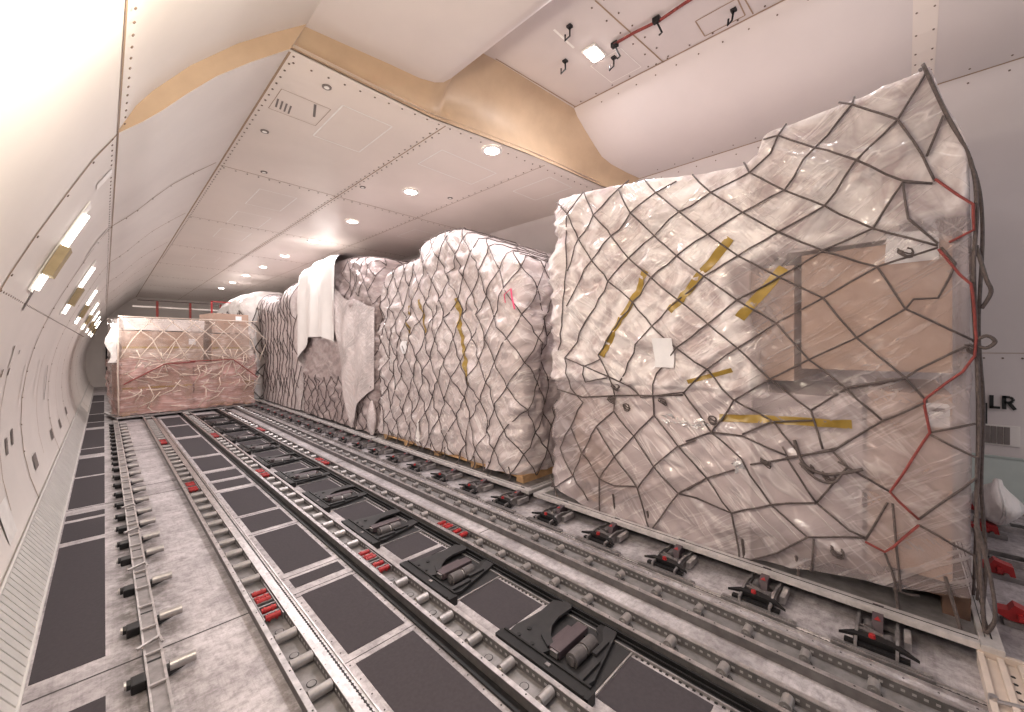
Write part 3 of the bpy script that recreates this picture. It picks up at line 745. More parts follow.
# beige cover board at the bottom right corner
t = thing('floor_cover', 'beige folded floor cover with raised ribs in the bottom right corner', 'floor cover', (2.3, -1.2, 0))
m = MB(); m.box(0,0,0,.60,.94,.055,bev=.008)
for k in range(8): m.cyl((.10+.055*k,.845,.055),(.10+.055*k,.845,.057),.008,6,mi=1)
m.build('board', [M['beige'], M['hole']], t)
m = MB()
for y in (.80,.86,.92): m.box(.0, y, .055, .61, y+.022, .074, bev=.004)
m.box(.575,0,.055,.60,.94,.085,bev=.004)
m.build('rib', M['beige'], t)
m = MB(); m.tube([(.22,.93,.07),(.25,.80,.082),(.42,.45,.086),(.52,.20,.086)], .008, 6); m.cyl((.22,.93,.05),(.22,.93,.09),.014,8); m.build('tie_rod', M['alu'], t)
# ------------------------------------------------------------------ wrapped loads
def nz(x, y, z): return noise.noise(Vector((x, y, z)))
M['rail_bright'] = plain('bright_pallet_rail', (.62, .585, .575), .4, .45, .18, 16., .1)
class Load:
    def __init__(s, X0, X1, Y0, Y1, z0, prof, amp=.035, crease=.012, seed=0, r=.10, bump=None, ang=.7):
        s.X0, s.X1, s.Y0, s.Y1, s.z0, s.prof, s.amp, s.cr, s.seed, s.r, s.bump, s.ang = X0, X1, Y0, Y1, z0, prof, amp, crease, seed, r, bump, ang
    def top(s, y): return interp(s.prof, y)
    def bot(s, y): return interp(s.z0, y) if isinstance(s.z0, list) else s.z0
    def pos(s, x, y, z, off=0.):
        zt = s.top(y); r = s.r
        ix = min(max(x, s.X0+r), s.X1-r); iy = min(max(y, s.Y0+r), s.Y1-r); iz = min(z, zt-r*.8)
        d = Vector((x-ix, y-iy, z-iz)); d.x = x-ix
        if d.length < 1e-6: d = Vector((-1, 0, 0))
        d.normalize(); p = Vector((ix, iy, iz)) + d*r
        S = s.seed*7.3
        a = s.amp*(nz(p.x*1.3+S, p.y*1.3, p.z*1.3) + .8*(.4-abs(nz(p.x*2.2+S, p.y*2.2, p.z*2.6))*1.6))
        c, sn = math.cos(s.ang), math.sin(s.ang); q = p.y+p.x*.8
        u = q*c+p.z*sn; v = -q*sn+p.z*c
        rd = 1-min(1, abs(nz(u*1.2+S, v*7., S))*3.2); rd2 = 1-min(1, abs(nz(S, (q*c-p.z*sn)*1.1, (q*sn+p.z*c)*6))*3.2)
        a += s.cr*(rd*rd + .8*rd2*rd2)
        a += s.cr*.9*(abs(nz(p.x*5+S, p.y*4+p.z*2, p.z*6))*2.2)
        if s.bump: a += s.bump(p)
        if s.seed == 1 and z < 1.0: a = a*.6+.015
        a *= .25+.75*min(1, max(0, (zt-z)/.3))
        if s.seed == 1 and p.y < 0: a *= max(.15, min(1, (p.y+.26)/.26))
        return p + d*(a+off)
    def mesh(s, name, mat, parent, res=.03, rx=.08):
        m = MB()
        ny = max(4, int((s.Y1-s.Y0)/res)); nzv = max(4, int((max(z for _, z in s.prof)-s.bot(s.Y0))/res)); nx = max(4, int((s.X1-s.X0)/rx))
        def col(x, y): 
            zt = s.top(y); return [s.pos(x, y, lerp(s.bot(y), zt, k/nzv)) for k in range(nzv+1)]
        cols = [col(s.X1, s.Y1 - 0*k) for k in range(1)]
        cols = []
        nxe = max(3, int((s.X1-s.X0)/rx))
        for k in range(nxe): cols.append(col(lerp(s.X1, s.X0, k/nxe), s.Y1))
        for k in range(ny): cols.append(col(s.X0, lerp(s.Y1, s.Y0, k/ny)))
        nn = max(4, int((s.X1-s.X0)/(res*1.6)))
        for k in range(nn+1): cols.append(col(lerp(s.X0, s.X1, k/nn), s.Y0))
        m.grid(cols)
        rows = [[s.pos(lerp(s.X0, s.X1, j/nx), lerp(s.Y1, s.Y0, k/ny), s.top(lerp(s.Y1, s.Y0, k/ny))) for k in range(ny+1)] for j in range(nx+1)]
        m.grid(rows)
        back = [[Vector((s.X1-.01, lerp(s.Y1, s.Y0, k/8), lerp(s.bot(s.Y0), s.top(lerp(s.Y1, s.Y0, k/8))-.02, j/3))) for k in range(9)] for j in range(4)]
        m.grid(back)
        o = m.build(name, mat, parent, smooth=True, world=True)
        return o
    def cord(s, mb, pts, r, off=.012, n=5, step=.07, face='front'):
        out = []
        for a, b in zip(pts, pts[1:]):
            L = math.hypot(a[0]-b[0], a[1]-b[1]); k = max(1, int(L/step))
            for j in range(k): out.append((lerp(a[0], b[0], j/k), lerp(a[1], b[1], j/k)))
        out.append(pts[-1])
        P = []
        for u, z in out: P.append(s.wrap(u, z, off))
        mb.tube(P, r, n)
    def wrap(s, u, z, off):
        """u = y on the front face; past the ends it turns the corner (u<Y0 runs along +x on the near end, u>Y1 on the far end); past the top it runs back over the load"""
        if u < s.Y0: x, y = s.X0+(s.Y0-u), s.Y0
        elif u > s.Y1: x, y = s.X0+(u-s.Y1), s.Y1
        else: x, y = s.X0, u
        zt = s.top(y)
        if z > zt and s.Y0 <= u <= s.Y1: x = s.X0+(z-zt); z = zt
        return s.pos(x, y, max(z, s.bot(min(max(u, s.Y0), s.Y1))-.02), off)

def plate(label, x0, x1, y0, y1, z=.085, cat='pallet'):
    t = thing('aluminium_pallet', label, cat, (x0, y0, 0)); W = x1-x0; L = y1-y0
    m = MB(); m.box(.06,.06,z,W-.06,L-.06,z+.008); m.build('sheet', M['alu_dark'], t)
    for i, a in enumerate(((0,0,W,.075),(0,L-.075,W,L),(0,.075,.075,L-.075),(W-.075,.075,W,L-.075))):
        m = MB(); m.box(a[0],a[1],z-.008,a[2],a[3],z+.026,bev=.006)
        if i == 2: m.box(.030,.08,z+.026,.036,L-.08,z+.0275,mi=1)
        if i == 0: m.box(.08,.030,z+.026,W-.08,.036,z+.0275,mi=1); m.box(.08,.052,z+.026,W-.08,.055,z+.0275,mi=1)
        m.build('edge_rail', [M['rail_bright'], M['hole']], t)
    return t
PX = 2.875
plate('silver aluminium pallet under the nearest and tallest load', PX, 5.2, -.345, 2.52)
plate('silver aluminium pallet under the second load from the front', PX, 5.2, 2.58, 5.80)
plate('silver aluminium pallet under the load with white draped film', PX, 5.2, 5.86, 9.05)
plate('silver aluminium pallet under the slanting netted load behind the white drape', PX, 5.2, 9.11, 12.2)
plate('silver aluminium pallet under the farthest load of the right row', PX, 5.2, 12.3, 15.4)

# ---- load 1
P1 = [(-.30,2.45),(-.27,2.50),(-.23,2.62),(-.17,2.76),(-.115,3.0),(-.06,2.985),(.21,2.945),(.60,2.925),(.645,2.90),(.68,2.80),(.76,2.745),(1.05,2.77),(1.47,2.85),(1.89,2.89),(2.36,2.93)]
def b1(p):
    a = 0
    if p.x < 3.3:
        if p.z < 1.0 and p.y > -.2: a += .035*min(1, (1.0-p.z)/.06)*min(1, (p.y+.2)*8)            # lower film layer hangs further out
        if p.y > .5 and p.z > 1.2: a += .055*abs(math.sin(p.z*6.3+.9*math.sin(p.y*2.2)+.5))**.6*min(1, (p.y-.5)*3)*(.5+.5*abs(math.sin(p.y*4.3+1.7*int(p.z*2))))   # stacked sacks
        if p.z < .5 and p.y > .1: a += .05*(.5-p.z)/.5*min(1, (p.y-.1)*2)
        if p.y < .25 and 1.27 < p.z < 2.15: a -= .0
    return a
L1 = Load(3.05, 5.2, -.255, 2.36, [(-.28,.235),(.12,.205),(.45,.15),(.8,.095),(1.95,.10),(2.36,.19)], P1, amp=.036, crease=.030, seed=1, r=.04, bump=b1, ang=.62)
t = thing('wrapped_cargo', 'tallest and nearest load, wrapped in clear creased plastic film under a dark net', 'wrapped cargo', (3.05, -.28, .09))
fo = L1.mesh('stretch_film', M['film1'], t, res=.018)

# visible through the film
m = MB(); m.box(2.995, 0.3, .10, 3.12, 2.3, .125); 
def tapestrip(load, a, b, wd, parent, mat='tape', off=.006, name='packing_tape'):
    m = MB(); n = max(2, int(math.hypot(a[0]-b[0], a[1]-b[1])/.035)); d = Vector((b[0]-a[0], b[1]-a[1])).normalized(); q = Vector((-d.y, d.x))*wd/2
    rows = []
    for s_ in (-1, 0, 1): rows.append([load.wrap(lerp(a[0], b[0], k/n)+q.x*s_, lerp(a[1], b[1], k/n)+q.y*s_, off) for k in range(n+1)])
    m.grid(rows); rows2 = [[v+Vector((.003,0,0)) for v in r] for r in rows]; m.grid(rows2)
    return m.build(name, M[mat], parent, world=True, smooth=True)
tapestrip(L1, (1.44,2.11), (1.83,1.43), .05, t); tapestrip(L1, (.82,2.24), (1.25,1.78), .055, t); tapestrip(L1, (.53,2.01), (.77,1.70), .06, t)
tapestrip(L1, (.91,1.01), (.20,1.06), .05, t); tapestrip(L1, (1.12,1.25), (.82,1.35), .03, t)
def sheet(load, y0, y1, z0, z1, parent, off=.02, name='paper_label', mat='paper', n=4, sl=0.):
    m = MB()
    rows = [[load.wrap(lerp(y0, y1, i/n), lerp(z0, z1, j/n)+sl*i/n, off) for i in range(n+1)] for j in range(n+1)]
    m.grid(rows); m.grid([[v+Vector((.003,0,0)) for v in r] for r in rows])
    return m.build(name, M[mat], parent, world=True, smooth=True)
sheet(L1, 1.22, 1.37, 1.35, 1.575, t, off=.03)
m = MB()
for yc, zc, rr in ((.76,.72,.055),): 
    for k in range(14): 
        a = random.uniform(0, 2*PI); b_ = random.uniform(0, 1); c = L1.wrap(yc+rr*b_*math.cos(a), zc+rr*b_*math.sin(a), .02)
        m.add([c+Vector([random.uniform(-.03,.03) for _ in range(3)]) for _ in range(3)], [(0,1,2)])
m.build('crumpled_film', M['foil'], t, fix=False, world=True); m = MB()
for k in range(26):
    c = L1.wrap(1.10+random.uniform(-.10,.20), .955+random.uniform(-.02,.03), .02); m.add([c+Vector([random.uniform(-.02,.02), random.uniform(-.05,.05), random.uniform(-.025,.025)]) for _ in range(3)], [(0,1,2)])
m.build('crumpled_film', M['foil'], t, fix=False, world=True)
# cartons and sacks showing through the film of load 1
def carton(label, x0, x1, y0, y1, z0, z1, mat, cat='carton', band=True):
    t_ = thing('carton', label, cat, (x0, y0, z0)); m = MB(); m.box(0,0,0,x1-x0,y1-y0,z1-z0,bev=.012); m.build('box_body', M[mat], t_)
    if band: m = MB(); m.box(-.002,(y1-y0)/2-.03,.02,0.003,(y1-y0)/2+.03,z1-z0-.02); m.box(.02,(y1-y0)/2-.03,z1-z0-.002,x1-x0-.02,(y1-y0)/2+.03,z1-z0+.002); m.build('tape_seam', M['tape'], t_)
    return t_
XI = 3.155
carton('large brown carton under the film at the upper right of the nearest load', XI, 4.6, -.20, .46, 1.365, 2.10, 'carton', band=False)
carton('pale lilac carton under the film low in the middle of the nearest load', XI, 4.6, .16, 1.10, .24, 1.20, 'carton3', band=False)
carton('pinkish brown carton at the lower right corner inside the nearest load', XI, 4.6, -.20, .14, .24, 1.25, 'carton2', band=False)
carton('grey brown carton low at the left inside the nearest load', XI+.02, 4.6, 1.13, 2.25, .24, 1.12, 'carton2', band=False)
carton('white sack stack at the upper left inside the nearest load', XI+.02, 4.6, 1.3, 2.28, 1.2, 2.72, 'cartonw', band=False)
carton('pinkish carton under the middle of the nearest load with tape across', XI+.02, 4.6, .50, 1.26, 1.28, 2.05, 'carton2', band=False)
carton('white bundle at the top of the nearest load below its peak', XI+.03, 4.4, .0, .62, 2.13, 2.78, 'cartonw', band=False)
carton('white bundle at the top middle of the nearest load', XI+.03, 4.4, .66, 1.27, 2.08, 2.60, 'cartonw', band=False)
t_ = thing('document_sheet', 'white document sheet under the film on the big brown carton of the nearest load', 'paper', (XI-.006, -.15, 1.98))
m = MB(); m.add([(0,0,0),(0,.215,.0),(0,.205,.19),(0,0,.15),(.003,0,0),(.003,.215,.0),(.003,.205,.19),(.003,0,.15)],[(0,1,2,3),(4,5,6,7),(0,1,5,4),(1,2,6,5),(2,3,7,6),(3,0,4,7)]); m.build('sheet', M['paper'], t_)
t_ = thing('document_sheet', 'small white label under the film above the red strap at lower right', 'paper', (XI-.006, -.19, 1.07))
m = MB(); m.box(0,0,0,.003,.09,.13); m.build('sheet', M['paper'], t_); m = MB(); m.box(-.002,.015,.085,0,.075,.105); m.build('printed_band', M['plum'], t_)
# dark timber base beneath load 1
t_ = thing('wooden_skid', 'dark timber skid under the nearest load, seen below the film edge', 'wooden pallet', (3.07, -.28, .07))
m = MB(); m.box(.02,.02,.12,2.2,2.60,.15)
m.build('deck_board', M['darkwood'], t_); 
for y in (.02, 1.25, 2.48): m = MB(); m.box(.04,y,0,2.2,y+.10,.12,bev=.004); m.build('bearer', M['darkwood'], t_)
m = MB(); 
for k in range(3): m.box(.0,2.30-.12*k,.06,.07,2.40-.12*k,.12)
m.build('tan_block', M['wood'], t_)

def net(name, label, load, polys, r, cat='cargo net', extra=None, n=5, off=.014, step=.07, mat='cord'):
    t = thing(name, label, cat, (load.X0, load.Y0, load.bot(load.Y0)))
    m = MB()
    for p in polys: load.cord(m, p, r, off, n, step)
    m.build('cord', M[mat], t, smooth=True, world=True, fix=False)
    return t
NET1 = [[(2.2,2.74),(2.04,2.89)],[(2.21,2.74),(2.2,2.47),(2.19,2.19),(2.22,1.86),(2.29,1.48)],[(2.17,2.2),(2.07,2.48),(1.9,2.65),(1.69,2.83),(1.63,2.9)],[(2.17,1.88),(2.09,2.04),(1.92,2.26),(1.74,2.44),(1.56,2.59),(1.35,2.7),(1.2,2.75)],[(2.21,1.41),(2.07,1.63),(1.89,1.85),(1.76,2.06),(1.58,2.23),(1.38,2.38),(1.16,2.5),(0.95,2.59),(0.72,2.67),(0.6,2.76),(0.56,2.86),(0.52,2.92)],[(1.85,1.44),(1.73,1.62),(1.55,1.87),(1.39,2.05),(1.18,2.18),(0.97,2.3),(0.75,2.4),(0.52,2.49),(0.37,2.71),(0.2,2.91),(0.19,2.94)],[(1.66,1.22),(1.55,1.46),(1.38,1.67),(1.19,1.86),(0.98,2.0),(0.78,2.12),(0.55,2.23),(0.32,2.34),(0.18,2.57),(0.01,2.74),(-0.1,2.96)],[(1.36,1.3),(1.2,1.5),(0.97,1.67),(0.78,1.82),(0.55,1.95),(0.32,2.08),(0.11,2.17),(-0.01,2.39),(-0.12,2.36)],[(1.16,1.16),(0.98,1.35),(0.78,1.5),(0.57,1.66),(0.33,1.8),(0.09,1.95),(-0.14,2.02)],[(0.89,0.99),(0.82,1.14),(0.6,1.3),(0.4,1.43),(0.18,1.56),(-0.02,1.71),(-0.05,1.76),(-0.14,1.76),(-0.18,1.86),(-0.2,1.93),(-0.15,2.02)],[(0.39,1.12),(0.22,1.27),(-0.02,1.34),(-0.06,1.38),(-0.25,1.52)],[(0.53,0.8),(0.39,0.86),(0.26,0.92),(0.07,1.1),(-0.1,1.22)],[(2.35,2.9),(2.2,2.74),(2.07,2.48),(1.92,2.26),(1.76,2.06),(1.55,1.87),(1.38,1.67),(1.2,1.5),(0.98,1.35),(0.83,1.15),(0.59,1.02),(0.44,0.85)],[(2.04,2.89),(1.9,2.65),(1.74,2.44),(1.58,2.23),(1.39,2.05),(1.19,1.86),(0.97,1.67),(0.78,1.5),(0.6,1.3),(0.39,1.12),(0.33,0.9)],[(1.69,2.83),(1.56,2.59),(1.38,2.38),(1.18,2.18),(0.98,2.0),(0.78,1.82),(0.57,1.66),(0.4,1.43),(0.22,1.26),(0.07,1.1)],[(1.46,2.83),(1.35,2.7),(1.16,2.5),(0.97,2.3),(0.78,2.12),(0.55,1.95),(0.33,1.8),(0.18,1.56),(-0.02,1.34),(-0.1,1.22)],[(1.09,2.76),(0.95,2.59),(0.75,2.4),(0.55,2.23),(0.32,2.07),(0.09,1.95),(-0.02,1.71),(-0.26,1.54)],[(0.76,2.75),(0.72,2.67),(0.52,2.49),(0.32,2.34),(0.11,2.17),(-0.14,2.03)],[(0.64,2.86),(0.56,2.86),(0.37,2.71),(0.18,2.57),(-0.01,2.4),(-0.12,2.36)],[(0.26,2.94),(0.2,2.91),(0.01,2.74),(-0.08,2.53),(-0.13,2.37)],[(-0.1,2.51),(-0.16,2.7)],[(-0.01,2.38),(-0.02,2.27),(-0.03,2.19),(-0.14,2.04)],[(-0.11,1.06),(-0.27,1.12)],[(-0.11,1.05),(-0.27,0.95),(-0.27,0.85),(-0.07,0.6)],[(0.26,0.84),(0.04,0.72)],[(0.05,0.66),(0.14,0.43)],[(0.03,0.66),(0.0,0.21),(-0.07,0.06)],[(0.06,0.38),(0.01,0.21)],[(-0.07,0.57),(-0.26,0.46),(-0.32,0.2)],[(1.12,0.82),(0.95,0.91),(0.85,1.07)],[(0.95,0.91),(0.76,0.76),(0.71,0.66),(0.59,0.5),(0.4,0.36),(0.14,0.44)],[(1.12,0.72),(0.98,0.58),(0.82,0.38),(0.76,0.07)],[(1.12,0.46),(0.98,0.58),(0.8,0.68)],[(1.05,0.42),(0.82,0.38),(0.59,0.5),(0.36,0.57)],[(0.36,0.57),(0.51,0.82)],[(0.36,0.57),(0.22,0.81)],[(0.36,0.57),(0.21,0.46),(0.14,0.44)],[(0.37,0.36),(0.38,0.16)],[(0.76,0.07),(0.55,0.22),(0.4,0.36)],[(0.71,0.73),(0.51,0.81)],[(0.53,0.88),(0.5,0.82),(0.37,0.87),(0.28,0.9),(0.21,0.97)],[(0.95,0.91),(0.76,0.91),(0.51,0.83)],[(0.76,0.92),(0.6,1.02),(0.38,1.06)],[(0.28,0.89),(0.21,0.81),(0.04,0.72)],[(1.72,1.09),(1.72,0.97),(1.88,0.82),(2.03,0.55),(2.13,0.34),(2.47,0.07)],[(1.72,0.97),(1.54,0.79),(1.37,0.58),(1.18,0.42),(1.05,0.42)],[(1.88,0.82),(1.7,0.6),(1.5,0.38),(1.39,0.07)],[(1.37,0.98),(1.18,0.78),(0.98,0.58)],[(1.37,0.98),(1.54,0.79),(1.7,0.6),(1.85,0.38),(1.83,0.06)],[(1.85,0.38),(1.7,0.36),(1.52,0.39)],[(1.5,0.38),(1.37,0.58),(1.18,0.77),(1.05,0.84)],[(1.39,0.07),(1.18,0.42),(0.98,0.58)],[(2.08,0.94),(2.15,0.78),(2.02,0.57),(1.85,0.38)],[(2.13,0.34),(1.95,0.17)],[(2.08,0.94),(2.15,0.78),(2.28,0.56),(2.13,0.34)],[(2.21,1.41),(2.17,1.13),(2.04,1.01),(2.08,0.94)],[(2.33,1.11),(2.04,1.06),(1.72,1.1),(1.52,1.12),(1.16,1.15)],[(2.0,1.35),(1.75,1.26),(1.66,1.22),(1.46,1.11)],[(2.21,1.41),(1.98,1.34),(1.85,1.4)],[(1.85,1.44),(1.75,1.26),(1.72,1.09)],[(1.98,1.34),(1.98,1.2),(1.76,1.25)],[(1.36,1.3),(1.37,1.14),(1.37,0.98)],[(1.47,1.11),(1.16,1.17),(1.05,1.03),(0.95,0.91)],[(2.37,1.0),(2.41,0.75),(2.44,0.55),(2.47,0.11)]]
RED1 = [[(-0.13,2.38),(-0.25,2.22),(-0.25,2.09),(-0.18,2.04)],[(-0.14,2.01),(-0.19,1.92),(-0.24,1.82),(-0.26,1.66),(-0.27,1.55),(-0.26,1.46),(-0.22,1.38),(-0.09,1.23),(-0.09,1.2),(-0.11,1.06),(0.04,0.72),(-0.07,0.6)],[(-0.07,0.57),(0.06,0.39),(0.14,0.42)]]
tn = net('cargo_net', 'dark knotted cord net over the nearest and tallest load, with red straps', L1, NET1, .0060, off=.021)
m = MB()
for p in RED1: L1.cord(m, p, .0065, .026, 5, .05)
m.build('red_strap', M['redstrap'], tn, smooth=True, world=True, fix=False)
# cords round the near corner down to the pallet edge, doubled
def free(mb, pts, r, n=5, sub=6):
    """smooth hanging cord through points"""
    P = [Vector(p) for p in pts]; out = []
    for i in range(len(P)-1):
        p0 = P[max(0,i-1)]; p1 = P[i]; p2 = P[i+1]; p3 = P[min(len(P)-1,i+2)]
        for k in range(sub):
            t = k/sub; out.append(.5*((2*p1)+(p2-p0)*t+(2*p0-5*p1+4*p2-p3)*t*t+(3*p1-p0-3*p2+p3)*t**3))
    out.append(P[-1]); mb.tube(out, r, n)
def cordp(pts, r):
    pts = [(a, b+.035, c) if isinstance(a, float) and a > 2.99 else Vector((a, b, c)) for a, b, c in pts]
    m = MB(); free(m, pts, r); m.build('corner_cord', M['cord'], tn, smooth=True, world=True, fix=False)
xe = 3.07
cordp([(3.02,-.12,3.0),(3.03,-.20,2.72),(xe,-.29,2.45),(xe,-.31,2.2),(xe,-.30,1.9),(xe,-.31,1.5),(xe+.02,-.32,1.1),(xe,-.31,.7),(xe-.03,-.32,.38),(3.0,-.33,.10)], .009)
cordp([(3.06,-.11,3.0),(3.10,-.22,2.65),(xe+.06,-.31,2.40),(xe+.06,-.335,2.1),(xe+.04,-.32,1.6),(xe+.08,-.34,1.2),(xe+.05,-.33,.8),(xe+.10,-.35,.4),(3.2,-.34,.10)], .008)
cordp([(xe+.02,-.31,2.02),(xe,-.34,1.85),(xe+.03,-.36,1.78),(xe+.04,-.33,1.70)], .009)
cordp([(xe,-.30,1.53),(xe-.02,-.34,1.56),(xe,-.37,1.53),(xe,-.34,1.50),(xe,-.30,1.52)], .009)
cordp([(xe+.25,-.30,2.35),(xe+.22,-.31,1.9),(xe+.2,-.33,1.3),(xe+.22,-.33,.7),(xe+.35,-.33,.10)], .007)
for k in range(3): cordp([(3.0,-.30,.62+.02*k),(2.99,-.31,.40),(2.985,-.325,.2),(3.0+.02*k,-.33,.10)], .008)
# short drops to the pallet edge
for y, z in ((2.34,.25),(1.72,.26),(1.42,.12),(.76,.08),(.46,.1),(.02,.16),(-.20,.30)):
    cordp([L1.wrap(y, max(z,.2)+.02, .012), (2.99, y-.01, .12), (2.965, y-.01, .09)], .0085)
for y, z in ((1.72,1.16),(1.30,1.08),(1.62,1.0),(.30,.73),(.95,.98),(-.26,1.48),(-.02,2.0),(.26,.31),(1.75,1.05),(.62,.75),(.40,.76)):
    m = MB()
    for q in range(3):
        a = random.uniform(0, PI)
        pts = [L1.wrap(y+.03*math.cos(a+b), z+.018*math.sin(a+b*1.3)+.01*q, .02+.008*math.sin(b*3)) for b in [2*PI*k/10 for k in range(9)]]
        m.tube(pts, .0045, 5)
    m.build('knot', M['cord'], tn, smooth=True, world=True, fix=False)
free_ = MB(); free(free_, [L1.wrap(.47,.93,.02), L1.wrap(.42,.80,.03), L1.wrap(.34,.76,.04), L1.wrap(.26,.77,.035), L1.wrap(.15,.82,.03)], .010)
free(free_, [L1.wrap(.44,.80,.02), L1.wrap(.36,.73,.05), L1.wrap(.28,.72,.05), L1.wrap(.24,.78,.03)], .008)
free_.build('twisted_cord', M['cord'], tn, smooth=True, world=True, fix=False)

# ---- diamond nets for the other loads
def diamond(load, dy, dz, z0, jit=.15, skew=0., umin=None, umax=None, zmax=.7, hole=None, seed=0):
    rg = random.Random(seed); polys = []
    u0 = load.Y0-.8 if umin is None else umin; u1 = load.Y1+.2 if umax is None else umax
    nu = int((u1-u0)/dy); zt = max(z for _, z in load.prof)+zmax; nv = int((zt-z0)/(dz/2))
    N = {}
    for j in range(nv+1):
        for i in range(nu+2):
            N[i, j] = (u0+i*dy+(j % 2)*dy/2+rg.uniform(-jit, jit)*dy + skew*(j*dz/2), z0+j*dz/2+rg.uniform(-jit, jit)*dz*.6)
    for j in range(nv):
        for i in range(1, nu+1):
            for k in ((i, j+1), (i-1 if j % 2 == 0 else i+1, j+1)):
                if k in N:
                    a, b = N[i, j], N[k]
                    if hole and (hole(a) or hole(b)): continue
                    polys.append([a, b])
    return polys
# ---- load 2
P2 = [(2.80,2.46),(3.05,2.54),(3.4,2.72),(3.9,2.96),(4.3,2.99),(4.68,2.93),(4.74,2.74),(5.3,2.72),(5.68,2.66),(5.87,2.44)]
def b2(p):
    a = 0
    if p.x < 3.35:
        if p.y < 3.5 and p.z > 1.15: a += .05*math.sin((p.z-1.15)*2.4)          # bulging sacks near the corner
        if 4.0 < p.y < 4.9: a += .03
        if p.z < 1.0 and p.y < 3.3: a += .04
    else:
        a += .05*math.sin(p.z*3+1)
    a += .025*(1-min(1, abs(((p.z*1.7+.2) % 1)-.5)*8))*-1
    return a
L2 = Load(3.05, 5.2, 2.86, 5.86, .17, P2, amp=.042, crease=.034, seed=2, r=.09, bump=b2, ang=1.0)
t = thing('wrapped_cargo', 'bulging film-wrapped load second from the front, peaked in the middle', 'wrapped cargo', (3.05, 2.86, .09))
L2.mesh('stretch_film', M['film2'], t, res=.03)
tapestrip(L2, (3.93,2.12), (3.61,1.06), .06, t, off=.006); tapestrip(L2, (4.70,2.16), (4.54,1.70), .04, t); tapestrip(L2, (5.0,2.1), (4.9,1.7), .035, t)
sheet(L2, 4.98, 5.10, 1.42, 1.60, t, off=.015); sheet(L2, 4.60, 4.66, .25, .55, t, off=.03, name='loose_film', mat='filmw')
tn = net('cargo_net', 'dark diamond net over the second load from the front, pink ribbon on it', L2, diamond(L2, .31, .50, .12, .13, seed=3), .0062, n=4, off=.016)
m = MB(); m.tube([L2.wrap(2.93,2.12,.04), L2.wrap(2.92,2.02,.05), L2.wrap(2.90,1.90,.05)], .012, 5, flat=.4); m.tube([L2.wrap(2.93,2.12,.04), L2.wrap(2.98,2.06,.05), L2.wrap(2.99,1.98,.05)], .010, 5, flat=.4)
M['pink'] = plain('pink_ribbon', (.80,.10,.22), .6)
m.build('pink_ribbon', M['pink'], tn, world=True, fix=False)
m = MB()
for k in range(11): y = 2.95+.29*k; free(m, [L2.wrap(y, .25, .012), (3.0, y, .15), (2.965, y+.02, .09)], .008)
m.build('tie_down', M['cord'], tn, world=True, fix=False, smooth=True)
t_ = thing('wooden_skid', 'pale timber skid showing at the foot of the second load', 'wooden pallet', (3.06, 2.80, .07))
m = MB(); m.box(-.03,0,.075,2.2,2.95,.10); m.build('deck_board', M['wood'], t_)
for y in (.0,.75,1.5,2.25,2.84): m = MB(); m.box(-.02,y,0,2.2,y+.10,.075,bev=.004); m.build('block', M['wood'], t_)

# ---- load 3
P3 = [(5.98,2.80),(6.15,2.95),(6.5,3.02),(7.2,3.12),(8.3,3.16),(9.1,3.10),(9.33,3.02)]
L3 = Load(3.05, 5.2, 6.02, 9.3, .12, P3, amp=.05, crease=.03, seed=3, r=.14, ang=.4)
t = thing('wrapped_cargo', 'tall grey-brown load third from the front, with white film draped over it', 'wrapped cargo', (3.05, 6.0, .09))
L3.mesh('stretch_film', M['film3'], t, res=.035)
def drape(load, ya, yb, low, mat, parent, off=.05, seed=0, n=60, fold=.05, fq=3.2, name='draped_film', ztop=None):
    m = MB(); rows = []
    nzv = 36
    for j in range(nzv+1):
        t_ = j/nzv; r = []
        for i in range(n+1):
            y = lerp(ya, yb, i/n); zt = load.top(y)+.5 if ztop is None else interp(ztop, y); zb = interp(low, y)
            z = lerp(zt, zb, t_)
            amp = fold*min(1, t_*2.2)
            o = off + amp*(.7+.6*math.sin(y*fq*2*PI*.55+1.5*nz(y*1.1, t_*.8, seed)) + .3*nz(y*3, t_*1.2, seed+3))
            a_, c_, b_ = load.amp, load.cr, load.bump
            load.amp, load.cr, load.bump = 0, 0, None
            r.append(load.wrap(y, z, max(.02, o+.02))); load.amp, load.cr, load.bump = a_, c_, b_
        rows.append(r)
    m.grid(rows); m.grid([[v+Vector((.006,0,0)) for v in r] for r in rows])
    return m.build(name, mat, parent, smooth=True, world=True, fix=False)
M['filmd'] = plain('white_sheet', (.84,.80,.78), .45, 0, .04, 3.)
td = thing('film_sheet', 'bright white plastic sheet hanging in folds down the left of the third load', 'plastic sheet', (3.05, 7.9, 2.0))
drape(L3, 7.35, 9.36, [(7.35,1.6),(7.9,1.72),(8.6,1.72),(9.0,1.45),(9.36,1.15)], M['filmd'], td, off=.09, seed=4, fold=.045, fq=2.6, n=90)
td = thing('film_sheet', 'pale translucent sheet hanging to a point over the right of the third load', 'plastic sheet', (3.05, 6.6, 1.5))
M['filmt'] = film_mat('stretch_film_pale', (.70,.61,.60), (.92,.87,.86), .9, .3, .5, 1.3, .6, .8)
drape(L3, 6.05, 7.45, [(6.05,.85),(6.45,.55),(6.75,.12),(7.0,.75),(7.45,2.0)], M['filmt'], td, off=.06, seed=8, fold=.04, ztop=[(6.05,2.15),(6.5,2.3),(7.0,2.35),(7.45,2.6)])
tn = net('cargo_net', 'dark net over the foot and top right of the third load', L3, diamond(L3, .34, .42, .10, .16, umin=5.7, seed=5, hole=lambda a: (a[1] > 1.0 and a[0] > 6.1) and not (a[1] > 2.35 and a[0] < 7.3)), .0065, n=4)
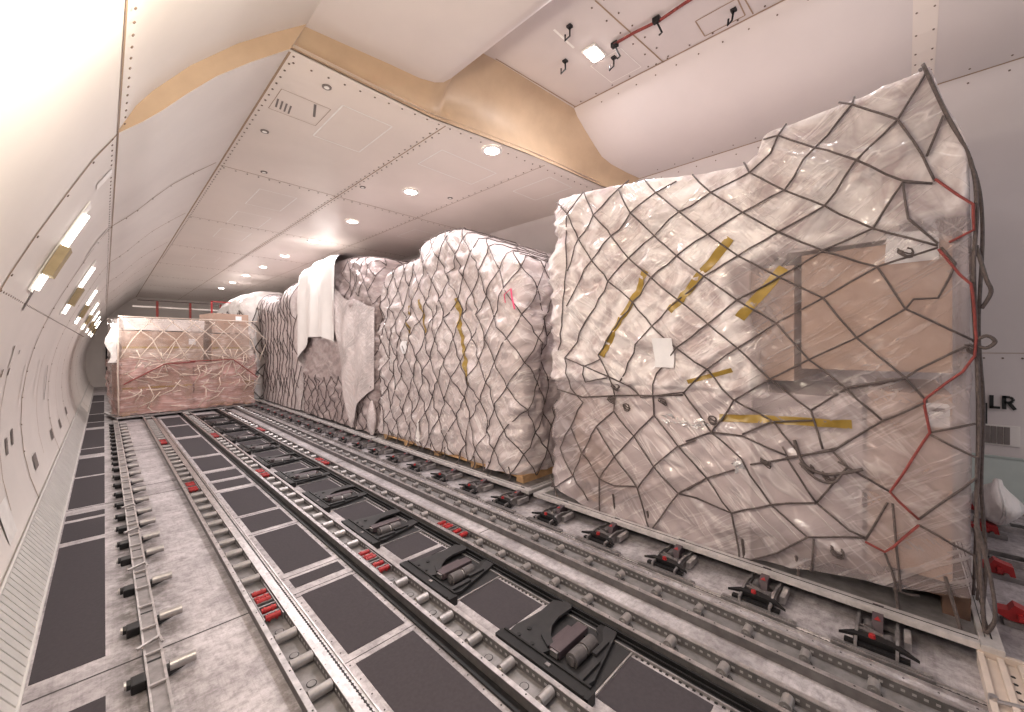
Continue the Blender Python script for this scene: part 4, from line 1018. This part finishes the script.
# bundle at its foot
m = MB(); rows = []
for j in range(8):
    t_ = j/7; rad = .13*math.sin(PI*min(.96, t_*.8+.12))
    rows.append([(3.02+rad*.5*math.cos(a)-.0, 6.10+rad*1.0*math.sin(a)*(1+.1*math.cos(3*a)), .10+.55*t_) for a in [2*PI*q/14 for q in range(14)]])
m.grid(rows, close=True); m.f.append(list(range(len(m.v)-14, len(m.v)))); m.mi.append(0)
tag(m.build('film_bundle', M['film2'], smooth=True), 'bundled grey film bulging at the front foot of the third load', 'film bundle')

# ---- load 4 and 5
P4 = [(9.38,2.93),(9.9,2.92),(10.3,2.88),(10.6,2.70),(11.2,2.72),(12.4,2.9)]
L4 = Load(3.02, 5.1, 9.42, 12.4, .12, P4, amp=.035, crease=.012, seed=4, r=.16, ang=.3, bump=lambda p: .10*max(0, p.z-1.2) if p.x < 3.6 else 0)
t = thing('wrapped_cargo', 'leaning film-wrapped load under a slanting net, fourth from the front', 'wrapped cargo', (3.05, 9.45, .09))
L4.mesh('stretch_film', M['film2'], t, res=.05)
SL4 = []
for k in range(26):
    a = 9.3+.25*k; j = random.uniform(-.05,.05); z1 = 3.6
    p_ = [(a+j-.62*z/1.0*.62, z) for z in (.12,.6,1.1,1.6,2.1,2.6,3.1,z1)]
    p_ = [(u+random.uniform(-.03,.03), z) for u, z in p_ if 9.3 < u < 12.5]
    if len(p_) > 1: SL4.append(p_)
for k in range(12):
    for j in range(3):
        u = 9.5+.26*k; z = .5+.85*j+random.uniform(-.15,.15); SL4.append([(u, z), (min(12.4, u+.35), z+.42)])
net('cargo_net', 'dark net with long slanting meshes over the fourth load from the front', L4, SL4, .0075, n=4, off=.014, step=.12)
P5 = [(12.5,2.95),(14,3.02),(15.2,3.05),(16.2,2.9)]
L5 = Load(2.85, 5.1, 12.6, 16.2, .12, P5, amp=.09, crease=.02, seed=5, r=.25, ang=.3, bump=lambda p: .28*max(0, min(1, (p.z-1.6)/1.1)) if p.x < 3.6 and p.y > 12.8 else 0)
t = thing('wrapped_cargo', 'white-topped load at the far end of the right row beside the cartons', 'wrapped cargo', (3.05, 12.6, .09))
L5.mesh('stretch_film', M['filmw'], t, res=.07)
net('cargo_net', 'dark net over the farthest load of the right row', L5, diamond(L5, .5, .7, .10, .16, skew=.16, umin=11.4, umax=15.5, seed=10, hole=lambda a: a[1] > 2.75), .012, n=4, off=.014, step=.14)

# ------------------------------------------------------------------ transverse load at the far left
ang = math.radians(9); BX, BY = .175, 11.40
def BT(x, y, z): c, s_ = math.cos(ang), math.sin(ang); return (BX+x*c-y*s_, BY+x*s_+y*c, z)
def bthing(name, label, cat, x, y, z): return thing(name, label, cat, BT(x, y, z), ang)
t = bthing('aluminium_pallet', 'silver aluminium pallet under the carton load across the far left', 'pallet', 0, 0, 0)
m = MB(); m.box(.05,.05,.055,2.58,1.1,.065); m.build('sheet', M['alu_dark'], t)
m = MB()
for a in ((0,0,2.64,.06),(0,1.09,2.64,1.15),(0,.06,.06,1.09),(2.58,.06,2.64,1.09)): m.box(a[0],a[1],.05,a[2],a[3],.085,bev=.005)
m.build('edge_rail', M['alu'], t)
def bcarton(label, x0, x1, z0, z1, mat, y0=.12, y1=1.0, lab=None, tape=True):
    t_ = bthing('carton', label, 'carton', x0, y0, z0); W = x1-x0; H = z1-z0
    m = MB(); m.box(0,0,0,W,y1-y0,H,bev=.012); m.build('box_body', M[mat], t_)
    if tape: m = MB(); m.box(.01,-.003,H*.5-.02,W-.01,.003,H*.5+.02); m.build('tape_seam', M['tape'], t_)
    if lab: m = MB(); m.box(lab[0],-.005,lab[1],lab[0]+.13,.0,lab[1]+.13); m.build('shipping_label', M['paper'], t_)
    return t_
bcarton('large brown carton with white label in the far carton load', .10, 1.50, 1.16, 1.86, 'carton', lab=(1.12,.42))
bcarton('brown carton low at the left of the far load under pink film', .10, 1.30, .16, 1.14, 'carton', tape=True)
bcarton('brown carton low at the right of the far load under pink film', 1.33, 2.58, .16, 1.14, 'carton')
bcarton('white-wrapped flat carton on top of the large labelled carton', .14, 1.52, 1.88, 2.14, 'cartonw', tape=False)
bcarton('brown carton topmost at the right of the far load, round white sticker', 1.68, 2.45, 1.86, 2.34, 'carton', tape=False, lab=(.48,.30))
bcarton('brown carton below the topmost one at the right of the far load', 1.66, 2.47, 1.16, 1.84, 'carton2')
class BLoad(Load):
    def pos(s, x, y, z, off=0.):
        p = Load.pos(s, x, y, z, off); return p
# film around the lower half (built in the pallet's own frame: front faces -y)
def bfilm(name, mat, parent, x0, x1, z0, zt, amp, seed, y0=.06, y1=1.05, res=.05):
    m = MB(); cols = []; path = []
    def seg(a, b, n): return [(lerp(a[0], b[0], k/n), lerp(a[1], b[1], k/n)) for k in range(n)]
    path = seg((x0,y1),(x0,y0),12)+seg((x0,y0),(x1,y0),int((x1-x0)/res))+seg((x1,y0),(x1,y1),12)+[(x1,y1)]
    for px_, py_ in path:
        c = []; n = 26
        for k in range(n+1):
            z = lerp(z0, zt(px_), k/n)
            d = amp*(nz(px_*2+seed, py_*2, z*2)+.7*nz(px_*6, py_*6+seed, z*9))+.02*(1-min(1, abs(nz(px_*3, seed, z*10))*3))
            c.append((px_ + (-d if px_ <= x0+.001 else (d if px_ >= x1-.001 else 0)), py_-d if py_ < y0+.01 else py_, z))
        cols.append(c)
    m.grid(cols)
    return m.build(name, mat, parent, smooth=True, fix=False)
t = bthing('film_wrap', 'pinkish glossy stretch film around the far carton load', 'plastic film', 0, 0, 0)
bfilm('lower_film', M['filmp'], t, .04, 2.58, .10, lambda x: 1.25+.08*math.sin(x*3), .05, 3.)
M['filmc'] = film_mat('thin_clear_film', (.80,.66,.60), (.98,.92,.88), .22, .2, .4, 1.4, .6, .5)
bfilm('upper_film', M['filmc'], t, .05, 2.56, 1.0, lambda x: 2.14 if x < 1.55 else 2.2, .03, 9., y0=.07)
# net in pale cord
t = bthing('cargo_net', 'tangled pale cord net over the far carton load', 'cargo net', 0, 0, 0)
m = MB(); rg = random.Random(4)
def bc(pts, r=.011):
    out = []
    for a, b in zip(pts, pts[1:]):
        n = max(1, int(math.hypot(a[0]-b[0], a[1]-b[1])/.15))
        for k in range(n): out.append((lerp(a[0],b[0],k/n), -.02+rg.uniform(-.012,.012), lerp(a[1],b[1],k/n)))
    out.append((pts[-1][0], -.02, pts[-1][1])); m.tube(out, r, 4)
for k in range(7): bc([(.05+.38*k, 2.14), (.35+.38*k+.2, 1.7), (min(2.65, .75+.42*k), 1.2)])
for k in range(6): bc([(.55+.38*k, 2.12), (.25+.36*k, 1.7), (max(.03, -.05+.36*k), 1.25)], .008)
for c in ((.75, 1.17), (2.05, 1.22)):
    for k in range(12):
        a = 2*PI*k/12+.2; L_ = rg.uniform(.25,.6); bc([c, (min(2.66, max(.02, c[0]+L_*math.cos(a))), max(.08, c[1]+L_*.8*math.sin(a)))], .009)
for k in range(50):
    x = rg.uniform(.1,2.5); z = rg.uniform(.15,1.1); a = rg.uniform(-1.2,1.2); l_ = rg.uniform(.15,.5)
    bc([(x,z),(min(2.66,x+l_*.5*math.cos(a)), max(.1,z+l_*.5*math.sin(a)+.04)),(min(2.66,x+l_*math.cos(a+.4)), max(.1,z+l_*math.sin(a+.4)))], .009)
bc([(.03,.1),(.02,1.0),(.03,2.1)], .013)
bc([(.02,2.15),(2.6,2.17)], .012)
m.build('cord', M['cordlite'], t, smooth=True, fix=False)
m = MB(); m.tube([(1.2,-.03,1.2),(2.05,-.04,1.22),(2.6,-.03,.75)], .012, 4); m.tube([(.1,-.03,.75),(.75,-.04,1.15),(1.3,-.03,1.18)], .012, 4); m.build('dark_strap', M['redstrap'], t, fix=False)
t = bthing('film_scrap', 'torn strip of white film hanging at the left edge of the far load', 'plastic film', -.05, .1, 1.3)
m = MB(); m.grid([[(-.06+.05*math.sin(k*1.1), .02*math.cos(k*2), .1*k-.1), (.05+.03*math.sin(k*1.7+1), -.05+.02*math.sin(k), .1*k-.1), (.10, .0, .1*k-.1)] for k in range(9)]); m.build('strip', M['filmw'], t, smooth=True, fix=False)
# wooden skid blocks under far load
t = bthing('wooden_skid', 'pale timber skid under the far carton load', 'wooden pallet', .1, .10, .085)
m = MB(); m.box(0,0,.045,2.4,.9,.07); m.build('deck_board', M['wood'], t)
for x in (.0,.8,1.35,1.85,2.27): m = MB(); m.box(x,0.0,0,x+.13,.9,.045); m.build('block', M['wood'], t)

# barrier posts and rails behind the far load
t = thing('barrier_frame', 'horizontal white rails with dark red straps behind the far carton load', 'barrier', (.6, 16.5, 2.02))
m = MB()
for z in (.30, .72): m.box(0,0,z,4.2,.04,z+.05,bev=.01)
m.build('rail', M['wall'], t)
m = MB(); m.cyl((0.1,-.05,.93),(2.1,-.05,.95),.015,8); m.build('cord', M['cord'], t)
for x in (.55,1.35,2.15):
    m = MB(); m.box(x-.03,-.06,.30,x+.03,-.045,.95); m.build('red_strap', M['redstrap'], t)
t = thing('strap_hanger', 'bright red strap bracket standing above the topmost brown carton', 'strap', BT(1.70,.3,2.34), ang)
m = MB(); m.box(0,0,0,.04,.012,.30); m.box(.0,0,.28,.42,.012,.305); m.build('strap', M['red'], t)

# curved black door rod on the left wall next to the far load
t = thing('door_rod', 'curved dark door rod on the end wall left of the far carton load', 'door rod', (.10, 21.85, 1.05))
m = MB(); m.tube([(.06+.10*math.cos(a)*-1, .25*math.sin(a*.5), .95*math.sin(a)) for a in [(-1.35+2.7*k/14) for k in range(15)]], .022, 8); m.build('rod', M['black'], t, smooth=True)
for z in (-.5,.1,.45): m = MB(); m.box(-.06,-.03,z-.05,.06,.05,z+.05,bev=.008); m.build('bracket', M['darkgrey'], t)

# ------------------------------------------------------------------ lamps
WARM = (1, .92, .86); COOL = (1, .955, .96)
M['lens'] = plain('lamp_lens', (1,1,1), .4, emit=((1, .93, .86), 22.))
M['tubeglow'] = plain('tube_glow', (1,1,1), .4, emit=((1, .92, .80), 5.))
def downlight(label, y, e=19):
    t = thing('ceiling_light', label, 'ceiling light', (2.80, y, 3.548), group='round downlights in the rear ceiling')
    m = MB(); 
    for k in range(20):
        a0, a1 = 2*PI*k/20, 2*PI*(k+1)/20
        m.add([(r*math.cos(a), r*math.sin(a), z) for a, r, z in ((a0,.105,0),(a1,.105,0),(a1,.105,-.010),(a0,.105,-.010),(a0,.078,-.014),(a1,.078,-.014),(a1,.078,-.003),(a0,.078,-.003))], [(0,1,2,3),(3,2,5,4),(4,5,6,7)])
    m.build('trim_ring', M['seamlite'], t, fix=False)
    m = MB(); m.cyl((0,0,-.011),(0,0,-.003),.077,20); m.build('lens', M['lens'], t)
    light('downlight', 'AREA', (0,0,-.03), e, COOL, t, size=.15)
for k, y in enumerate([3.02,4.58,6.33,8.05,9.78,11.5,13.2,14.9,16.6]):
    downlight('round ceiling downlight %s' % ('nearest to the camera' if k == 0 else ORD[k]+' from the front in the row'), y, 19 if k < 6 else 7)
# wall lamps: two glass tubes with a tan cover between, running up the lining
def wall_lamp(label, y, e=17):
    t = thing('wall_light', label, 'wall light', (-.19, y, 2.10), group='twin-tube lamps along the left wall')
    def pr(z): return interp(sorted([(b, a) for a, b in LOW+TOP_FAR]), z)
    def strip(z0, z1, y0, y1, off0, off1, n=5):
        m = MB(); A = []; B = []
        for k in range(n+1):
            z = lerp(z0, z1, k/n); x = pr(z)
            A.append([(x+.19+off0, y0, z-2.10-off0*.4), (x+.19+off0, y1, z-2.10-off0*.4)]); B.append([(x+.19+off1, y0, z-2.10-off1*.4), (x+.19+off1, y1, z-2.10-off1*.4)])
        m.grid(A); m.grid(B)
        for k in range(n):
            for i in (0, 1): m.add([A[k][i], A[k+1][i], B[k+1][i], B[k][i]], [(0,1,2,3)])
        m.add([A[0][0],A[0][1],B[0][1],B[0][0]],[(0,1,2,3)]); m.add([A[n][0],A[n][1],B[n][1],B[n][0]],[(0,1,2,3)])
        return m
    strip(1.84, 2.42, -.085, .075, .002, .008).build('base_plate', M['seamlite'], t)
    strip(2.10, 2.36, .010, .045, .010, .030).build('glass_tube', M['tubeglow'], t)
    strip(1.86, 1.985, .010, .045, .010, .030).build('glass_tube', M['tubeglow'], t)
    strip(1.95, 2.13, -.10, .055, .012, .055).build('lamp_cover', M['tandark'], t)
    m = MB()
    for z in (2.0, 2.05): x = pr(z); m.cyl((x+.235,-.03,z-2.10),(x+.245,-.03,z-2.105),.008,8)
    m.build('screw', M['screw'], t)
    light('wall_glow', 'AREA', (.10,.03,.02), e, WARM, t, size=.10, sy=.45, rot=(0, math.radians(-68), 0))
for k, y in enumerate([3.72, 6.1, 8.5, 10.9, 13.3, 15.7, 18.1]):
    wall_lamp('twin-tube wall lamp with tan cover on the left wall, %s' % ('nearest to the camera' if k == 0 else ORD[k]+' from the front'), y)
wall_lamp('unseen twin-tube wall lamp added on the left wall beside the camera, outside the photo', .75, 12)  # unseen extra lamp, added for more warm light near the camera
t = thing('added_lamp', 'unseen dome-shaped lamp added for warm glow on the lining overhead, left of the camera, above the photo', 'ceiling light', (.10, .95, 2.70))  # unseen lamp, added to throw a warm glow on the upper left lining
m = MB(); m.cyl((-.03,0,.02),(.0,0,.0),.09,20); m.build('base', M['seamlite'], t)
m = MB(); m.cyl((.0,0,0),(.04,0,-.025),.075,20,r2=.05); m.build('dome', M['tubeglow'], t, auto=.6)
light('added_glow', 'POINT', (.22,.35,-.16), 62, (1,.87,.68), t, size=.08)
# raised ceiling lamp
def bay_lamp(label, x, y, e):
    t = thing('ceiling_light', label, 'ceiling light', (x, y, 4.197))
    m = MB(); m.box(-.10,-.07,-.02,.10,.07,0,bev=.008); m.build('housing', M['seamlite'], t)
    m = MB(); m.box(-.08,-.05,-.032,.08,.05,-.02,bev=.006); m.build('lens', M['lens'], t)
    light('bay_glow', 'AREA', (0,0,-.05), e, COOL, t, size=.2, sy=.14)
bay_lamp('bright square lamp in the raised ceiling above the tallest load', 3.12, 2.0, 20)
bay_lamp('unseen square lamp added in the raised ceiling near the camera, above the photo', 3.12, .2, 9)  # added lamp, out of view, extra light over the near bay
bay_lamp('unseen square lamp added in the raised ceiling behind the camera', 3.12, -1.5, 10)  # also added and unseen, lights the bay from behind the camera
# straps and cable clips on the raised ceiling
t = thing('ceiling_cable', 'dark cable with clips running across the raised ceiling', 'cable', (3.14, 1.0, 4.19))
m = MB(); m.tube([(0,-.15,-.015),(0,.2,-.02),(.01,.40,-.03),(0,.62,-.015),(-.01,.80,-.02)], .012, 6); m.build('cable', M['redstrap'], t, smooth=True)
for y in (.42,.80): m = MB(); m.box(-.02,y-.03,-.04,.02,y+.03,0,bev=.005); m.tube([(.0,y,-.03),(.06,y-.02,-.10),(.03,y-.01,-.13)], .008, 5); m.build('clip', M['black'], t)
for i, (x, y, lab) in enumerate(((3.02,2.25,'small black strap hook left of the bright ceiling lamp'),(2.72,1.98,'small black strap hook near the lip of the raised ceiling'),(3.30,1.90,'small black strap hook right of the bright ceiling lamp'),(3.5,.95,'small black strap hook by the outlined ceiling hatch'))):
    t = thing('ceiling_hook', lab, 'hook', (x, y, 4.197))
    m = MB(); m.box(-.02,-.02,-.015,.02,.02,0); m.build('plate', M['darkgrey'], t)
    m = MB(); m.tube([(0,0,-.01),(.03,.02,-.06),(-.01,.04,-.11),(-.02,.03,-.07)], .008, 5); m.build('hook_arm', M['black'], t, smooth=True)

# ------------------------------------------------------------------ world and view
wd = bpy.data.worlds.new('world'); scn.world = wd; wd.use_nodes = True
bg = wd.node_tree.nodes['Background']; bg.inputs[0].default_value = (1, .945, .97, 1); bg.inputs[1].default_value = .36
vs = scn.view_settings; vs.view_transform = 'Standard'; vs.look = 'None'; vs.gamma = 1; vs.exposure = 0.38; vs.use_curve_mapping = False
